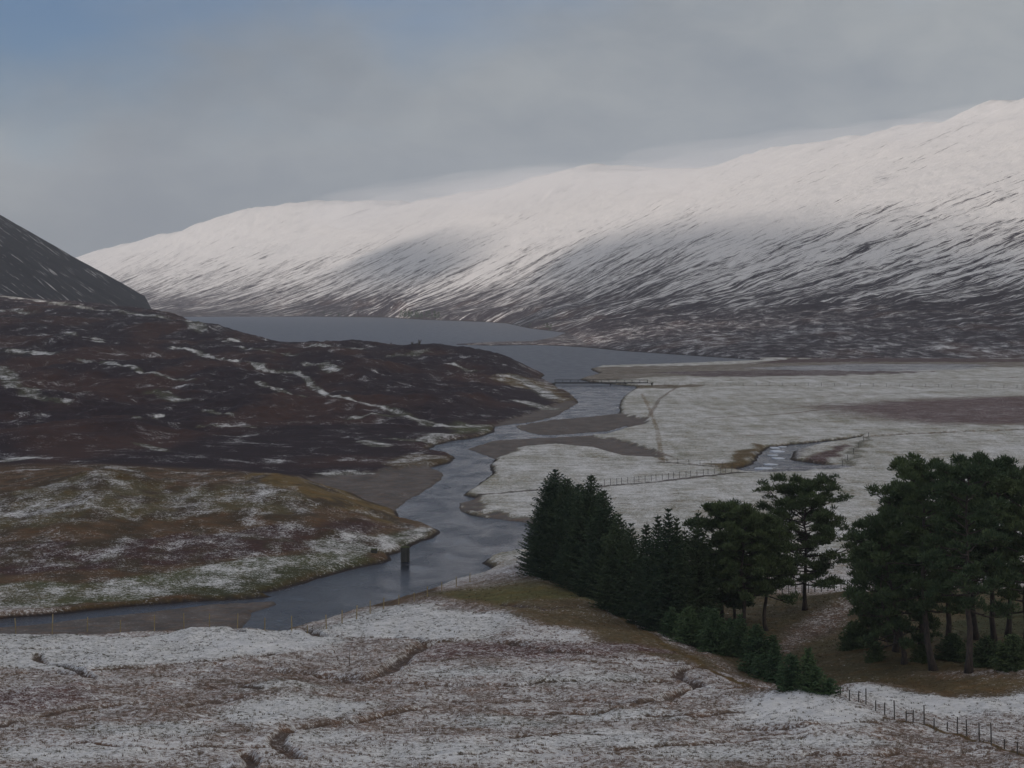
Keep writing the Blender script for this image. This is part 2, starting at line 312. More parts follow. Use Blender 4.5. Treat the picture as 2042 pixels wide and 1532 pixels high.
# ------------------------------------------------------------------ ground cover: what grows or lies where
HEATH = np.array([.023, .0135, .0175]); HBROWN = np.array([.050, .026, .022]); OCHRE = np.array([.105, .073, .027]); GREEN = np.array([.062, .066, .026])
STRAW = np.array([.26, .235, .18]); GRAV = np.array([.125, .110, .100]); RUST = np.array([.190, .135, .102]); PEAT = np.array([.028, .021, .019]); MOSS = np.array([.085, .085, .052]); SLATE = np.array([.040, .042, .052])
C = np.tile(RUST, (len(X), 1)); SN = np.full(len(X), .5); ST = np.zeros(len(X))
def paint(m, colour=None, snow=None):
    global C, SN
    if colour is not None: C += (colour - C) * m[:, None]
    if snow is not None: SN += (snow - SN) * m
A1 = perlin(X / 6, Y / 14, 101) * 1.2; A2 = perlin(X / 6, Y / 14, 102) * 3.0; B1 = perlin(X / 2, Y / 4, 103) * .35; B2 = perlin(X / 2, Y / 4, 104) * .9
KY = np.clip(Y / 300, .4, 4)
def area(pts, soft=1.0, warp=1.0):
    if soft <= .8: soft = 1.7
    w = [hit(*p) for p in pts]
    s = boxed(sdist, X + A1 * KY, Y + A2 * KY, w, 30)
    return smooth(soft, -soft, s)
def strip(pts, half, soft=None):
    w = [hit(*p) for p in pts]
    s = boxed(ldist, X + B1 * half, Y + B2 * half, w, 20)
    return smooth(half * 1.5, half * .6, s)
L1 = fbm(X / 45, Y / 110, 111, 3); L2 = fbm(X / 11, Y / 30, 112, 3); L3 = fbm(X / 5, Y / 9, 113, 3)
wide = lambda v: v.astype(float)
# right-hand fields and the flats
field = smooth(255, 300, Y)
paint(field, np.array([.235, .225, .155]), .50); SN += field * (L1 * .08 + L2 * .10 + fbm(X / 3.5, Y / 22, 118, 3) * .16)
# moor
LEFT = river_w[:28] + [flat(790, 1028), (-900 * 330 / FPX, 380), (-3400 * 380 / FPX, 385), (-3400 * 2600 / FPX, 2700), (-1000 * 3600 / FPX, 3600)] + loch_w[27:12:-1]
LD = boxed(sdist, X, Y, LEFT, 60)
moor = smooth(378, 400, Y) * smooth(1.5, -1.5, LD)
paint(moor, HEATH, -.10); paint(moor * smooth(-.05, .25, L1), HBROWN)
SN += moor * (smooth(.1, .6, L2) * .16 + fbm(X / 4, Y / 30, 119, 4) * .20 + smooth(.15, .4, fbm(X / 7, Y / 60, 115, 3)) * .14 + .14 * smooth(14, 2, WD))
paint(moor * smooth(9, 2, WD) * .6, HBROWN * 1.2)
# near-left hill
hill = smooth(240, 246, Y) * smooth(420, 395, Y) * smooth(880, 860, PXf)
paint(hill, np.array([.105, .066, .035]), .13)
LH = fbm(X / 3.2, Y / 7, 116, 4) * .42 + fbm(X / 9, Y / 16, 117, 2) * .18
paint(hill * area([(-600, 1000), (0, 985), (100, 958), (190, 945), (270, 950), (330, 975), (420, 970), (500, 958), (640, 1000), (600, 1025), (460, 1025), (300, 1040), (150, 1045), (0, 1060), (-600, 1060)]), np.array([.098, .080, .038]), .31)
paint(hill * area([(150, 948), (210, 930), (270, 932), (340, 966), (300, 975), (260, 960)]), OCHRE * .8, .2)
paint(hill * area([(480, 955), (540, 938), (620, 945), (720, 975), (790, 1020), (798, 1045), (740, 1035), (650, 1000), (560, 975)]), OCHRE * 1.3, .08)
paint(hill * area([(-600, 1085), (0, 1085), (200, 1080), (420, 1060), (620, 1050), (780, 1050), (700, 1088), (560, 1100), (300, 1130), (0, 1150), (-600, 1160)]), HBROWN * 1.15, .22)
paint(hill * area([(600, 1075), (650, 1062), (740, 1070), (860, 1050), (850, 1075), (790, 1095), (700, 1110), (640, 1100)]), GREEN, .55)
paint(hill * smooth(-.1, .3, L3), np.array([.062, .044, .024]))
paint(hill * area([(-600, 1190), (0, 1165), (200, 1160), (380, 1130), (560, 1110), (700, 1100), (730, 1118), (640, 1138), (520, 1168), (300, 1190), (0, 1222), (-600, 1240)]), GREEN * 1.3, .37)
paint(hill * area([(300, 1185), (420, 1160), (560, 1140), (640, 1120), (720, 1112), (760, 1120), (640, 1145), (540, 1175), (420, 1190)], .8), GREEN * .9, .25)
SN += hill * LH
# far mountain
_v, _u, _a = valley_side(X, Y)
mt = ((_u > 20) | (Y > 3500)) & (PXf > 60)
mt = (mt & (LD > 0)) | ((Y > 1205) & (PXf > 1150)) | ((Y > 1300) & (LD > 5) & (PXf > 300))
mtf = gblur(mt.astype(float).reshape(NR, NC), 1.5, 1).ravel() * (WD > 0)
paint(mtf, np.array([.027, .018, .023]), .5)
alt = Z + fbm(X / 160, Y / 300, 121, 3) * 22
lee = smooth(1300, 900, PXf) * 6
SN = SN + (np.interp(alt + lee, [8, 26, 34, 48, 75, 110, 145, 180], [.22, .27, .38, .52, .66, .86, 1.08, 1.25]) + L2 * .13 + .13 * L1 - SN) * mtf
CR = np.clip(moor + mtf * .8 + hill * .3, 0, 1)
ST = mtf * smooth(-260, 20, _u + L1 * 60)
paint(mtf * smooth(.1, .4, L1) * smooth(40, 15, Z), HBROWN)
# left mountain
rc = np.hypot(X - CONE[0], (Y - CONE[1]) * .9)
cone = smooth(625, 590, rc) * smooth(1500, 1600, Y + 0 * X)
cone = cone * smooth(14, 20, Z)
CR = np.maximum(CR, cone)
_th = np.arctan2(Y - CONE[1], X - CONE[0])
paint(cone, SLATE * .42, .10); SN += cone * (fbm(_th * 42, rc / 260, 131, 4) * .30 + fbm(_th * 150, rc / 90, 132, 2) * .16 + .10 * smooth(60, 110, Z))
STC = cone
# the flats right of the river
paint(area([(1170, 733), (1400, 728), (1600, 721), (2042, 722), (2400, 722), (2400, 730), (2042, 731), (1500, 742), (1300, 752), (1180, 762), (1150, 757)], 2), np.array([.13, .105, .07]), .30)
paint(area([(1560, 716), (1800, 714), (2042, 716), (2400, 716), (2400, 722), (2042, 722), (1700, 722), (1500, 725)], 3), HBROWN * 1.3, .2)
paint(area([(1500, 733), (1700, 726), (1960, 727), (1960, 735), (1760, 741), (1560, 741)], 9), SLATE * 1.3, .45)
paint(area([(1300, 742), (1550, 738), (1880, 741), (1700, 748), (1400, 752)], 3), HBROWN * 1.3, .3)
paint(area([(1600, 810), (1760, 800), (1900, 793), (2042, 790), (2400, 785), (2400, 850), (2042, 848), (1850, 846), (1740, 835)], 16), np.array([.105, .064, .060]), .26)
paint(strip([(1280, 785), (1295, 815), (1310, 855), (1320, 915)], .5) * .7, OCHRE * 1.5, .34)
paint(strip([(1350, 769), (1450, 768), (1600, 770), (1800, 770), (2042, 774), (2400, 778)], 1.4) * .7, OCHRE * .9, .25)
paint(area([(1190, 765), (1300, 768), (1420, 768), (1340, 775), (1270, 775)], 2), OCHRE, .3)
paint(strip([(930, 988), (1060, 978), (1200, 970), (1320, 960), (1480, 942)], .8), PEAT * 2, .2)
paint(strip([(1320, 922), (1400, 928), (1480, 936)], .7), PEAT * 2, .2)
paint(area([(1400, 925), (1455, 922), (1480, 900), (1505, 885), (1525, 888), (1510, 912), (1490, 928), (1440, 935)], 1.2), OCHRE, .2)
paint(area([(1520, 892), (1620, 884), (1600, 905), (1585, 925), (1510, 930)], 1.2), PEAT * 1.6, .45)
paint(area([(1600, 922), (1625, 905), (1690, 885), (1700, 890), (1680, 905), (1640, 925)], 1.2), HBROWN * 1.6, .25)
paint(area([(1680, 930), (1700, 905), (1725, 872), (1735, 872), (1710, 910), (1695, 930)], .8), MOSS * .7, .2)
paint(area([(1500, 945), (1560, 932), (1680, 926), (1690, 932), (1560, 942)], 1), SLATE * 2, .4)
paint(area([(1255, 885), (1290, 892), (1325, 915), (1318, 925), (1295, 910)], 1), OCHRE, .3)
paint(area([(985, 745), (1060, 755), (1110, 772), (1150, 802), (1130, 812), (1080, 780), (1000, 765)], 3), OCHRE, .2)
paint(area([(920, 842), (985, 850), (985, 862), (940, 862), (900, 868), (900, 850)], 3), GREEN * 1.1, .3)
paint(area([(820, 905), (905, 908), (905, 916), (870, 928), (800, 930), (760, 925)], 2), OCHRE * .8, .35)
for pts, h_, a_ in [([(1348, 774), (1315, 796), (1295, 830)], .5, .5), ([(1400, 872), (1450, 868), (1500, 869), (1580, 864)], .5, .55), ([(1410, 834), (1480, 829), (1560, 826), (1640, 816)], .7, .6), ([(1080, 926), (1160, 929), (1240, 931)], .35, .5), ([(1340, 912), (1290, 893), (1230, 876)], .5, .6),
                   ([(1560, 968), (1700, 962), (1900, 958)], .3, .4), ([(1215, 1005), (1330, 999), (1480, 1000)], .3, .4), ([(1620, 792), (1750, 786), (1900, 783)], 1.0, .5), ([(1480, 757), (1640, 754), (1800, 757), (2042, 752)], 1.5, .5), ([(1700, 1092), (1760, 1084), (1660, 1072)], .2, .4),
                   ([(1740, 876), (1850, 872), (2042, 869)], .4, .4), ([(1060, 905), (1150, 910), (1230, 914)], .3, .4)]:
    paint(strip(pts, h_) * a_, HBROWN * 2.0, .2)
# the foreground plateau
fg = smooth(262, 236, Y) * smooth(.5, .9, Z)
paint(fg * smooth(300, 240, Y), RUST, .45); SN += fg * (L3 * .16 + L1 * .06)
paint(fg * area([(-400, 1262), (0, 1260), (300, 1258), (420, 1246), (560, 1258), (700, 1275), (640, 1290), (540, 1300), (400, 1318), (200, 1330), (0, 1332), (-400, 1330)], .6), MOSS, .66)
paint(fg * area([(560, 1255), (700, 1220), (800, 1200), (860, 1210), (1010, 1220), (1060, 1240), (980, 1275), (860, 1270), (700, 1268)], .6), MOSS, .66)
paint(fg * area([(1020, 1230), (1150, 1240), (1250, 1270), (1310, 1300), (1150, 1290), (1030, 1270)], .6), RUST, .6)
paint(fg * area([(840, 1190), (880, 1165), (960, 1140), (1000, 1115), (1085, 1110), (1130, 1150), (1200, 1200), (1200, 1225), (1060, 1215), (960, 1205)], .8), np.array([.118, .110, .038]), .10)
paint(fg * area([(1000, 1210), (1180, 1195), (1320, 1270), (1460, 1345), (1420, 1335), (1260, 1300), (1130, 1250), (1020, 1225)], .8), np.array([.120, .090, .044]), .14)
paint(fg * area([(860, 1282), (1060, 1280), (1280, 1285), (1380, 1305), (1280, 1300), (1200, 1312), (980, 1310), (820, 1320)], .6), HBROWN * 2.4, .38)
paint(fg * area([(430, 1330), (640, 1350), (740, 1352), (640, 1380), (480, 1400), (380, 1380)], .8), RUST * .9, .35)
paint(fg * area([(-300, 1375), (0, 1375), (170, 1360), (180, 1395), (0, 1430), (-300, 1450)], .6), HBROWN * 2.4, .40)
paint(fg * area([(0, 1532), (0, 1455), (280, 1470), (560, 1490), (700, 1500), (1020, 1480), (1030, 1532)], .6), RUST, .56)
paint(fg * area([(430, 1430), (480, 1405), (580, 1393), (700, 1398), (760, 1405), (640, 1430), (520, 1440)], .6), MOSS * 1.1, .68)
paint(fg * area([(1490, 1445), (1500, 1400), (1560, 1383), (1650, 1385), (1745, 1430), (1700, 1446)], .5), MOSS, .72)
paint(fg * area([(1660, 1380), (1700, 1368), (1780, 1372), (1900, 1390), (2042, 1372), (2200, 1360), (2200, 1440), (2042, 1425), (1850, 1420), (1750, 1405)], .5), MOSS, .70)
paint(fg * area([(1730, 1340), (1850, 1345), (2042, 1350), (2300, 1345), (2300, 1368), (2042, 1372), (1880, 1388), (1780, 1370), (1660, 1365), (1620, 1340)], .5), np.array([.120, .088, .042]), .08)
paint(fg * area([(1850, 1430), (2042, 1425), (2200, 1440), (2200, 1500), (2042, 1490), (1900, 1460)], .5), RUST * .9, .5)
paint(fg * strip([(1765, 1432), (1800, 1438), (1850, 1447), (1910, 1465), (1960, 1480), (2042, 1508), (2150, 1545)], .16), OCHRE, .05)
paint(fg * strip([(1170, 1186), (1250, 1240), (1320, 1282), (1400, 1325), (1490, 1366)], .3), OCHRE * 1.1, .05)
paint(fg * area([(1460, 1362), (1640, 1378), (1560, 1386), (1490, 1378)], .4), np.array([.10, .075, .038]), .2)
for cx_, cy_, rx_, ry_, sn_ in [(1180, 1475, 150, 16, .66), (880, 1500, 170, 16, .64), (300, 1455, 130, 13, .60), (640, 1475, 70, 12, .66), (1420, 1500, 130, 14, .62), (1250, 1425, 110, 11, .60), (930, 1340, 110, 9, .60), (1180, 1350, 120, 10, .58), (560, 1370, 80, 8, .58), (1640, 1480, 120, 12, .64), (120, 1500, 150, 14, .68), (1000, 1440, 120, 9, .58)]:
    paint(fg * area([(cx_ + rx_ * cos(t_) * (1 + .2 * sin(3 * t_ + cx_)), cy_ + ry_ * sin(t_)) for t_ in np.linspace(0, 2 * pi, 12, endpoint=False)], .8) * .9, MOSS * 1.1, sn_)
# under the trees
wood = smooth(1180, 1260, PXf + (Y - 235) * 1.5) * smooth(168, 176, Y) * smooth(256, 246, Y) * (Z < 4.6) * smooth(0, 12, Y - (238 - (PXf - 1170) * .19) ) 
wood = np.where(PXf > 1520, smooth(174, 182, Y) * smooth(256, 246, Y), wood * (PXf > 1150))
paint(wood, np.array([.082, .067, .032]), .08)
paint(wood * area([(1560, 1300), (1660, 1265), (1720, 1200), (1690, 1195), (1600, 1240), (1560, 1275), (1545, 1295)], .6), RUST * .7, .36)
paint(wood * area([(1640, 1310), (1700, 1285), (1760, 1275), (1830, 1290), (1800, 1300), (1700, 1305)], .4), OCHRE * .8, .05)
paint(wood * area([(1870, 1240), (2042, 1210), (2100, 1240), (2042, 1260), (1900, 1270)], .8), GREEN * .8, .05)
# gravel, banks, ditches
paint(smooth(1.0, -.6, GD + fbm(X / 3, Y / 6, 141, 3) * 2.2), GRAV, .02 + .14 * smooth(.0, .6, L3))
GRV = smooth(-.3, 1.2, GD)
C *= (1 + .35 * smooth(.5, -.5, GD) * fbm(X / 4, Y / 10, 142, 3))[:, None]
bk = smooth(1.1, .4, WD) * (WD < 5)
paint(bk * smooth(0, 1.5, GD) * smooth(-.4, .3, fbm(X / 5, Y / 12, 143, 3)) * .7, OCHRE * .8, .18)
paint(smooth(.45, .15, WD) * smooth(.2, 1.2, GD), PEAT, 0)
paint((WD < .1).astype(float) * (GD < 1), GRAV * .8, 0)
for pts, w, h in ditch_w:
    dd = boxed(ditch_dist, X, Y, pts, 6)
    paint(smooth(w * 1.45, w * 1.0, dd) * .9, PEAT * 1.5, .0)
    paint(smooth(w * 2.6, w * 1.3, dd) * .4, RUST * .8, .35)
# snow lying in tracks and hollows of the moor
for pts, half, s in [([(350, 695), (400, 706), (440, 716), (520, 735), (590, 742)], 2.6, .62), ([(585, 742), (610, 752), (640, 778), (672, 792)], 1.6, .75), ([(690, 792), (740, 808), (790, 820), (850, 840), (905, 852)], 2.0, .75),
                     ([(0, 590), (80, 600), (160, 612), (240, 620), (320, 632)], 6, .62), ([(140, 664), (200, 683)], 3, .6), ([(160, 718), (270, 735), (300, 742), (380, 757)], 2.0, .62), ([(480, 690), (590, 710)], 1.4, .5),
                     ([(520, 763), (560, 778), (600, 789)], 2.2, .66), ([(620, 728), (665, 740)], 3.4, .62), ([(306, 783), (360, 800)], 3.2, .62), ([(30, 700), (95, 706)], 5, .62), ([(0, 735), (60, 790), (120, 800)], 3.2, .55),
                     ([(272, 833), (320, 828)], 1.2, .62), ([(400, 850), (500, 852)], 1.6, .5), ([(410, 818), (460, 828)], 1.4, .6), ([(280, 885), (330, 900)], 2, .52), ([(10, 920), (60, 912)], 2, .62), ([(730, 880), (760, 890)], 3, .6),
                     ([(780, 875), (840, 880), (880, 865)], 2.4, .55), ([(1030, 750), (1080, 780), (1100, 795)], 3, .6), ([(1040, 800), (1100, 815)], 4, .55), ([(700, 835), (790, 830), (860, 850)], 2, .55), ([(640, 945), (700, 940), (740, 940)], 1.6, .7),
                     ([(900, 725), (940, 738)], 3, .6), ([(780, 710), (850, 700)], 3, .5), ([(620, 690), (720, 695)], 4, .45), ([(370, 640), (395, 660)], 5, .5), ([(0, 620), (40, 622)], 10, .62), ([(445, 680), (470, 676)], 3, .7)]:
    m = strip(pts, half * .8) * (moor > .3)
    paint(m * .85, MOSS * .8, s * .82)
SN = np.clip(SN, -.15, 1.3)

# ------------------------------------------------------------------ material helpers
def new_mat(name):
    m = bpy.data.materials.new(name); m.use_nodes = True
    nt = m.node_tree; nt.nodes.clear()
    o = nt.nodes.new('ShaderNodeOutputMaterial'); b = nt.nodes.new('ShaderNodeBsdfPrincipled')
    nt.links.new(b.outputs[0], o.inputs['Surface'])
    return m, nt, b, o
class NB:
    def __init__(s, nt): s.nt = nt
    def n(s, t, **k):
        x = s.nt.nodes.new(t)
        for a, v in k.items(): setattr(x, a, v)
        return x
    def put(s, inp, v):
        if isinstance(v, (int, float, tuple, list)): inp.default_value = v
        else: s.nt.links.new(v, inp)
    def math(s, op, a, b=0.0, c=None, clamp=False):
        x = s.n('ShaderNodeMath', operation=op, use_clamp=clamp); s.put(x.inputs[0], a); s.put(x.inputs[1], b)
        if c is not None: s.put(x.inputs[2], c)
        return x.outputs[0]
    def mix(s, f, a, b, mode='MIX'):
        x = s.n('ShaderNodeMix', data_type='RGBA', blend_type=mode); s.put(x.inputs[0], f); s.put(x.inputs[6], a); s.put(x.inputs[7], b); return x.outputs[2]
    def noise(s, vec, scale, detail=3, rough=.55, dist=0.0):
        x = s.n('ShaderNodeTexNoise'); s.put(x.inputs['Vector'], vec); x.inputs['Scale'].default_value = scale; x.inputs['Detail'].default_value = detail; x.inputs['Roughness'].default_value = rough; x.inputs['Distortion'].default_value = dist
        return x.outputs['Fac']
    def mapping(s, vec, scale=(1, 1, 1), rot=(0, 0, 0)):
        x = s.n('ShaderNodeMapping'); s.put(x.inputs['Vector'], vec); x.inputs['Scale'].default_value = scale; x.inputs['Rotation'].default_value = rot; return x.outputs[0]
    def rng(s, v, a, b, c=0.0, d=1.0, smooth_=True):
        x = s.n('ShaderNodeMapRange', interpolation_type='SMOOTHSTEP' if smooth_ else 'LINEAR'); s.put(x.inputs['Value'], v); s.put(x.inputs['From Min'], a); s.put(x.inputs['From Max'], b); s.put(x.inputs['To Min'], c); s.put(x.inputs['To Max'], d); return x.outputs[0]

def ground_material():
    m, nt, b, o = new_mat('heath_and_snow'); k = NB(nt)
    pos = k.n('ShaderNodeNewGeometry').outputs['Position']
    A = lambda nme: k.n('ShaderNodeAttribute', attribute_name=nme)
    col = A('cover_colour').outputs['Color']; sn = A('snow_cover').outputs['Fac']; st = A('streak').outputs['Fac']; stc = A('scree').outputs['Fac']; cr = A('crisp').outputs['Fac']
    # patch sizes
    n_big = k.noise(pos, .035, 4, .6)
    n_mid = k.noise(pos, .22, 4, .62)
    n_fin = k.noise(pos, 1.5, 4, .68)
    n_tus = k.noise(pos, 4.5, 3, .6)
    # streaks running down the mountain side (wind and gully lines)
    rot = k.mapping(pos, (1, 1, 1), (0, 0, radians(-22.3)))
    s1 = k.noise(k.mapping(rot, (.006, .045, .02)), 1.0, 6, .64, 1.3)
    s2 = k.noise(k.mapping(rot, (.026, .26, .05)), 1.0, 5, .66, 1.0)
    s3 = k.noise(k.mapping(rot, (.09, .85, .2)), 1.0, 3, .65, .2)
    streak = k.math('ADD', k.math('MULTIPLY', k.math('SUBTRACT', s1, .5), 1.7), k.math('ADD', k.math('MULTIPLY', k.math('SUBTRACT', s2, .5), 1.5), k.math('MULTIPLY', k.math('SUBTRACT', s3, .5), 1.2)))
    n_xf = k.noise(pos, 13, 2, .6)
    plain = k.math('ADD', k.math('MULTIPLY', k.math('SUBTRACT', n_mid, .5), .75), k.math('ADD', k.math('MULTIPLY', k.math('SUBTRACT', n_fin, .5), 1.25), k.math('MULTIPLY', k.math('SUBTRACT', n_tus, .5), 1.7)))
    plain = k.math('ADD', plain, k.math('MULTIPLY', k.math('SUBTRACT', n_xf, .5), 1.3))
    plain = k.math('ADD', plain, k.math('MULTIPLY', k.math('SUBTRACT', n_big, .5), .5))
    n_pat = k.noise(k.mapping(pos, (.13, .075, .13)), 1.0, 5, .66, .4)
    plain = k.math('ADD', plain, k.math('MULTIPLY', k.math('MULTIPLY', k.math('SUBTRACT', n_pat, .5), cr), 2.3))
    rt2 = k.mapping(pos, (1, 1, 1), (0, 0, radians(32)))
    q1 = k.noise(k.mapping(rt2, (.007, .20, .03)), 1.0, 5, .66, .5); q2 = k.noise(k.mapping(rt2, (.04, .8, .1)), 1.0, 3, .6, .2)
    scree = k.math('ADD', k.math('MULTIPLY', k.math('SUBTRACT', q1, .5), 1.9), k.math('MULTIPLY', k.math('SUBTRACT', q2, .5), 1.4))
    px_ = k.n('ShaderNodeMix', data_type='FLOAT'); k.put(px_.inputs[0], stc); k.put(px_.inputs[2], plain); k.put(px_.inputs[3], scree); plain = px_.outputs[0]
    mx = k.n('ShaderNodeMix', data_type='FLOAT'); k.put(mx.inputs[0], st); k.put(mx.inputs[2], plain); k.put(mx.inputs[3], k.math('MULTIPLY', streak, k.rng(k.noise(pos, .006, 3, .6), .35, .65, .9, 2.1)))
    v = k.math('ADD', k.math('MULTIPLY', k.math('SUBTRACT', sn, .5), 1.35), k.math('MULTIPLY', mx.outputs[0], k.math('ADD', 1.0, k.math('MULTIPLY', cr, .45))))
    wd_ = k.math('SUBTRACT', .28, k.math('MULTIPLY', cr, .17))
    snow = k.math('MULTIPLY', k.rng(v, k.math('MULTIPLY', wd_, -1.0), wd_), .97)
    # ground under the snow: mottled
    var = k.math('ADD', k.math('MULTIPLY', n_mid, .7), k.math('ADD', k.math('MULTIPLY', n_fin, .7), k.math('MULTIPLY', n_tus, .5)))
    gcol = k.mix(1.0, col, k.n('ShaderNodeCombineColor').outputs[0], 'MULTIPLY')
    cc = nt.nodes.new('ShaderNodeCombineColor')
    f = k.rng(var, .55, 1.35, .45, 1.65, False)
    for i in range(3): k.put(cc.inputs[i], f)
    gcol = k.mix(1.0, col, cc.outputs[0], 'MULTIPLY')
    warm = k.mix(k.math('MULTIPLY', k.rng(k.noise(pos, .6, 3), .45, .65, 0, .35), k.math('SUBTRACT', 1.0, k.math('MULTIPLY', st, .9))), gcol, k.mix(1.0, gcol, (1.5, 1.0, .62, 1), 'MULTIPLY'))
    scol = k.mix(k.rng(k.noise(pos, .8, 3), .35, .7), (.70, .69, .67, 1), (.87, .855, .83, 1))
    final = k.mix(snow, warm, scol)
    k.put(b.inputs['Base Color'], final)
    b.inputs['Roughness'].default_value = .9
    b.inputs['Specular IOR Level'].default_value = .15
    h = k.math('ADD', k.math('MULTIPLY', n_fin, .22), k.math('ADD', k.math('MULTIPLY', n_tus, .10), k.math('MULTIPLY', n_mid, .5)))
    h = k.math('ADD', h, k.math('MULTIPLY', k.math('MULTIPLY', streak, st), 2.2))
    h = k.math('SUBTRACT', h, k.math('MULTIPLY', snow, .04))
    bp = k.n('ShaderNodeBump'); bp.inputs['Strength'].default_value = .75; bp.inputs['Distance'].default_value = 1.0
    k.put(bp.inputs['Height'], h); k.put(b.inputs['Normal'], bp.outputs[0])
    return m
M_GROUND = ground_material()

# ------------------------------------------------------------------ split the one ground surface into its named places
V = np.stack([X, Y, Z], 1).astype(np.float32)
idx = np.arange(NR * NC).reshape(NR, NC)
a = idx[:-1, :-1].ravel(); quads = np.stack([a, a + 1, a + 1 + NC, a + NC], 1)
Vg = V.reshape(NR, NC, 3)
du = np.gradient(Vg, axis=1); dv = np.gradient(Vg, axis=0)
Nn = np.cross(du, dv); Nn /= np.linalg.norm(Nn, axis=2, keepdims=True) + 1e-12
Nn = Nn.reshape(-1, 3)
cls = np.zeros(NR * NC, int)                                    # 0 valley floor
cls[(moor > .5)] = 1
cls[(hill > .5)] = 2
cls[(mtf > .5) & (WD > 0)] = 3
cls[(cone > .4)] = 4
cls[(fg > .5) | (Y < 236)] = 5
cls[(GD < .2) & (Y > 236)] = 6
fcl = cls[quads[:, 0]]
def make_mesh(name, verts, faces, mat, smooth_=True):
    me = bpy.data.meshes.new(name)
    n = faces.shape[1]
    me.vertices.add(len(verts)); me.vertices.foreach_set('co', np.ascontiguousarray(verts, np.float32).ravel())
    me.loops.add(faces.size); me.loops.foreach_set('vertex_index', np.ascontiguousarray(faces, np.int32).ravel())
    me.polygons.add(len(faces)); me.polygons.foreach_set('loop_start', np.arange(0, faces.size, n, dtype=np.int32)); me.polygons.foreach_set('loop_total', np.full(len(faces), n, np.int32))
    me.update(calc_edges=True)
    me.polygons.foreach_set('use_smooth', np.full(len(faces), smooth_, bool))
    if mat: me.materials.append(mat)
    return me
def add(name, me, parent=None, **props):
    o = bpy.data.objects.new(name, me); COL.objects.link(o)
    if parent is not None: o.parent = parent
    for k, v in props.items(): o[k] = v
    return o
for c, (nm, lab) in enumerate([('valley_floor', 'pale snow-dusted grass flats on the valley floor right of the river'), ('heather_moor', 'dark heather moor with thin snow patches left of the river'), ('grassy_hillock', 'brown and snowy hillock beside the near bend of the river'),
                       ('snowy_mountain', 'long snow covered mountain side beyond the loch'), ('dark_mountain', 'steep dark slate mountain flank at the left edge'), ('foreground_ground', 'tussocky snow-dusted ground in the foreground'), ('gravel_bank', 'grey gravel banks beside the river')]):
    q = quads[fcl == c]
    u, inv = np.unique(q, return_inverse=True)
    me = make_mesh(nm, V[u], inv.reshape(q.shape), M_GROUND)
    for an, data in (('snow_cover', SN), ('streak', ST), ('scree', STC), ('crisp', CR * GRV)):
        at = me.attributes.new(an, 'FLOAT', 'POINT'); at.data.foreach_set('value', data[u].astype(np.float32))
    at = me.attributes.new('cover_colour', 'FLOAT_COLOR', 'POINT'); at.data.foreach_set('color', np.concatenate([C[u], np.ones((len(u), 1))], 1).astype(np.float32).ravel())
    me.normals_split_custom_set_from_vertices(Nn[u].astype(np.float32))
    add(nm, me, kind='structure', label=lab)

# ------------------------------------------------------------------ water
def water_material(name, bump, rough, vary):
    m, nt, b, o = new_mat(name); k = NB(nt)
    pos = k.n('ShaderNodeNewGeometry').outputs['Position']
    w1 = k.noise(k.mapping(pos, (.8, 1.2, 1)), 1.6, 4, .62, .3)
    w2 = k.noise(k.mapping(pos, (.22, .10, 1)), 1.0, 3, .5, .5)
    b.inputs['Base Color'].default_value = (.014, .018, .030, 1)
    b.inputs['IOR'].default_value = 1.33
    k.put(b.inputs['Roughness'], k.rng(w2, .35, .65, rough * (1 - vary * .7), rough * (1 + vary)))
    bp = k.n('ShaderNodeBump'); bp.inputs['Strength'].default_value = 1.0; bp.inputs['Distance'].default_value = bump
    k.put(bp.inputs['Height'], k.math('MULTIPLY', w1, k.rng(w2, .3, .7, 1 - vary, 1 + vary))); k.put(b.inputs['Normal'], bp.outputs[0])
    return m
def sheet(name, x0, x1, y0, y1, mat, lab):
    v = np.array([(x0, y0, 0), (x1, y0, 0), (x1, y1, 0), (x0, y1, 0)], float)
    add(name, make_mesh(name, v, np.array([[0, 1, 2, 3]]), mat, False), kind='structure', label=lab)
sheet('river', -420, 120, 180, 850, water_material('river_water', .20, .17, .65), 'slate blue river winding down the valley')
sheet('loch', -900, 420, 850, 3900, water_material('loch_water', .18, .32, .08), 'dark blue loch below the mountain')

# ------------------------------------------------------------------ ground height for standing things on it
def zat(x, y):
    return float(height(np.array([float(x)]), np.array([float(y)]))[0])
def place(px, py):
    x, y = hit(px, py); return x, y, zat(x, y)

# ------------------------------------------------------------------ plant and wood materials
def leaf_mat(name, c1, c2):
    m, nt, b, o = new_mat(name); k = NB(nt)
    pos = k.n('ShaderNodeTexCoord').outputs['Object']
    r = k.n('ShaderNodeNewGeometry').outputs['Random Per Island']
    oi = k.n('ShaderNodeObjectInfo').outputs['Random']
    n = k.noise(pos, .9, 3, .6)
    f = k.math('ADD', k.math('MULTIPLY', r, .45), k.rng(n, .3, .7, 0, .55))
    k.put(b.inputs['Base Color'], k.mix(k.math('ADD', f, k.math('MULTIPLY', k.math('SUBTRACT', oi, .5), .6), clamp=True), c1, c2))
    b.inputs['Roughness'].default_value = .75; b.inputs['Specular IOR Level'].default_value = .2
    return m
def bark_mat(name, c1, c2, sc=3):
    m, nt, b, o = new_mat(name); k = NB(nt)
    pos = k.n('ShaderNodeTexCoord').outputs['Object']
    n = k.noise(k.mapping(pos, (6, 6, 1.2)), sc * .5, 4, .65)
    k.put(b.inputs['Base Color'], k.mix(k.rng(n, .35, .65), c1, c2))
    b.inputs['Roughness'].default_value = .9
    bp = k.n('ShaderNodeBump'); bp.inputs['Strength'].default_value = .5; bp.inputs['Distance'].default_value = .05; k.put(bp.inputs['Height'], n); k.put(b.inputs['Normal'], bp.outputs[0])
    return m
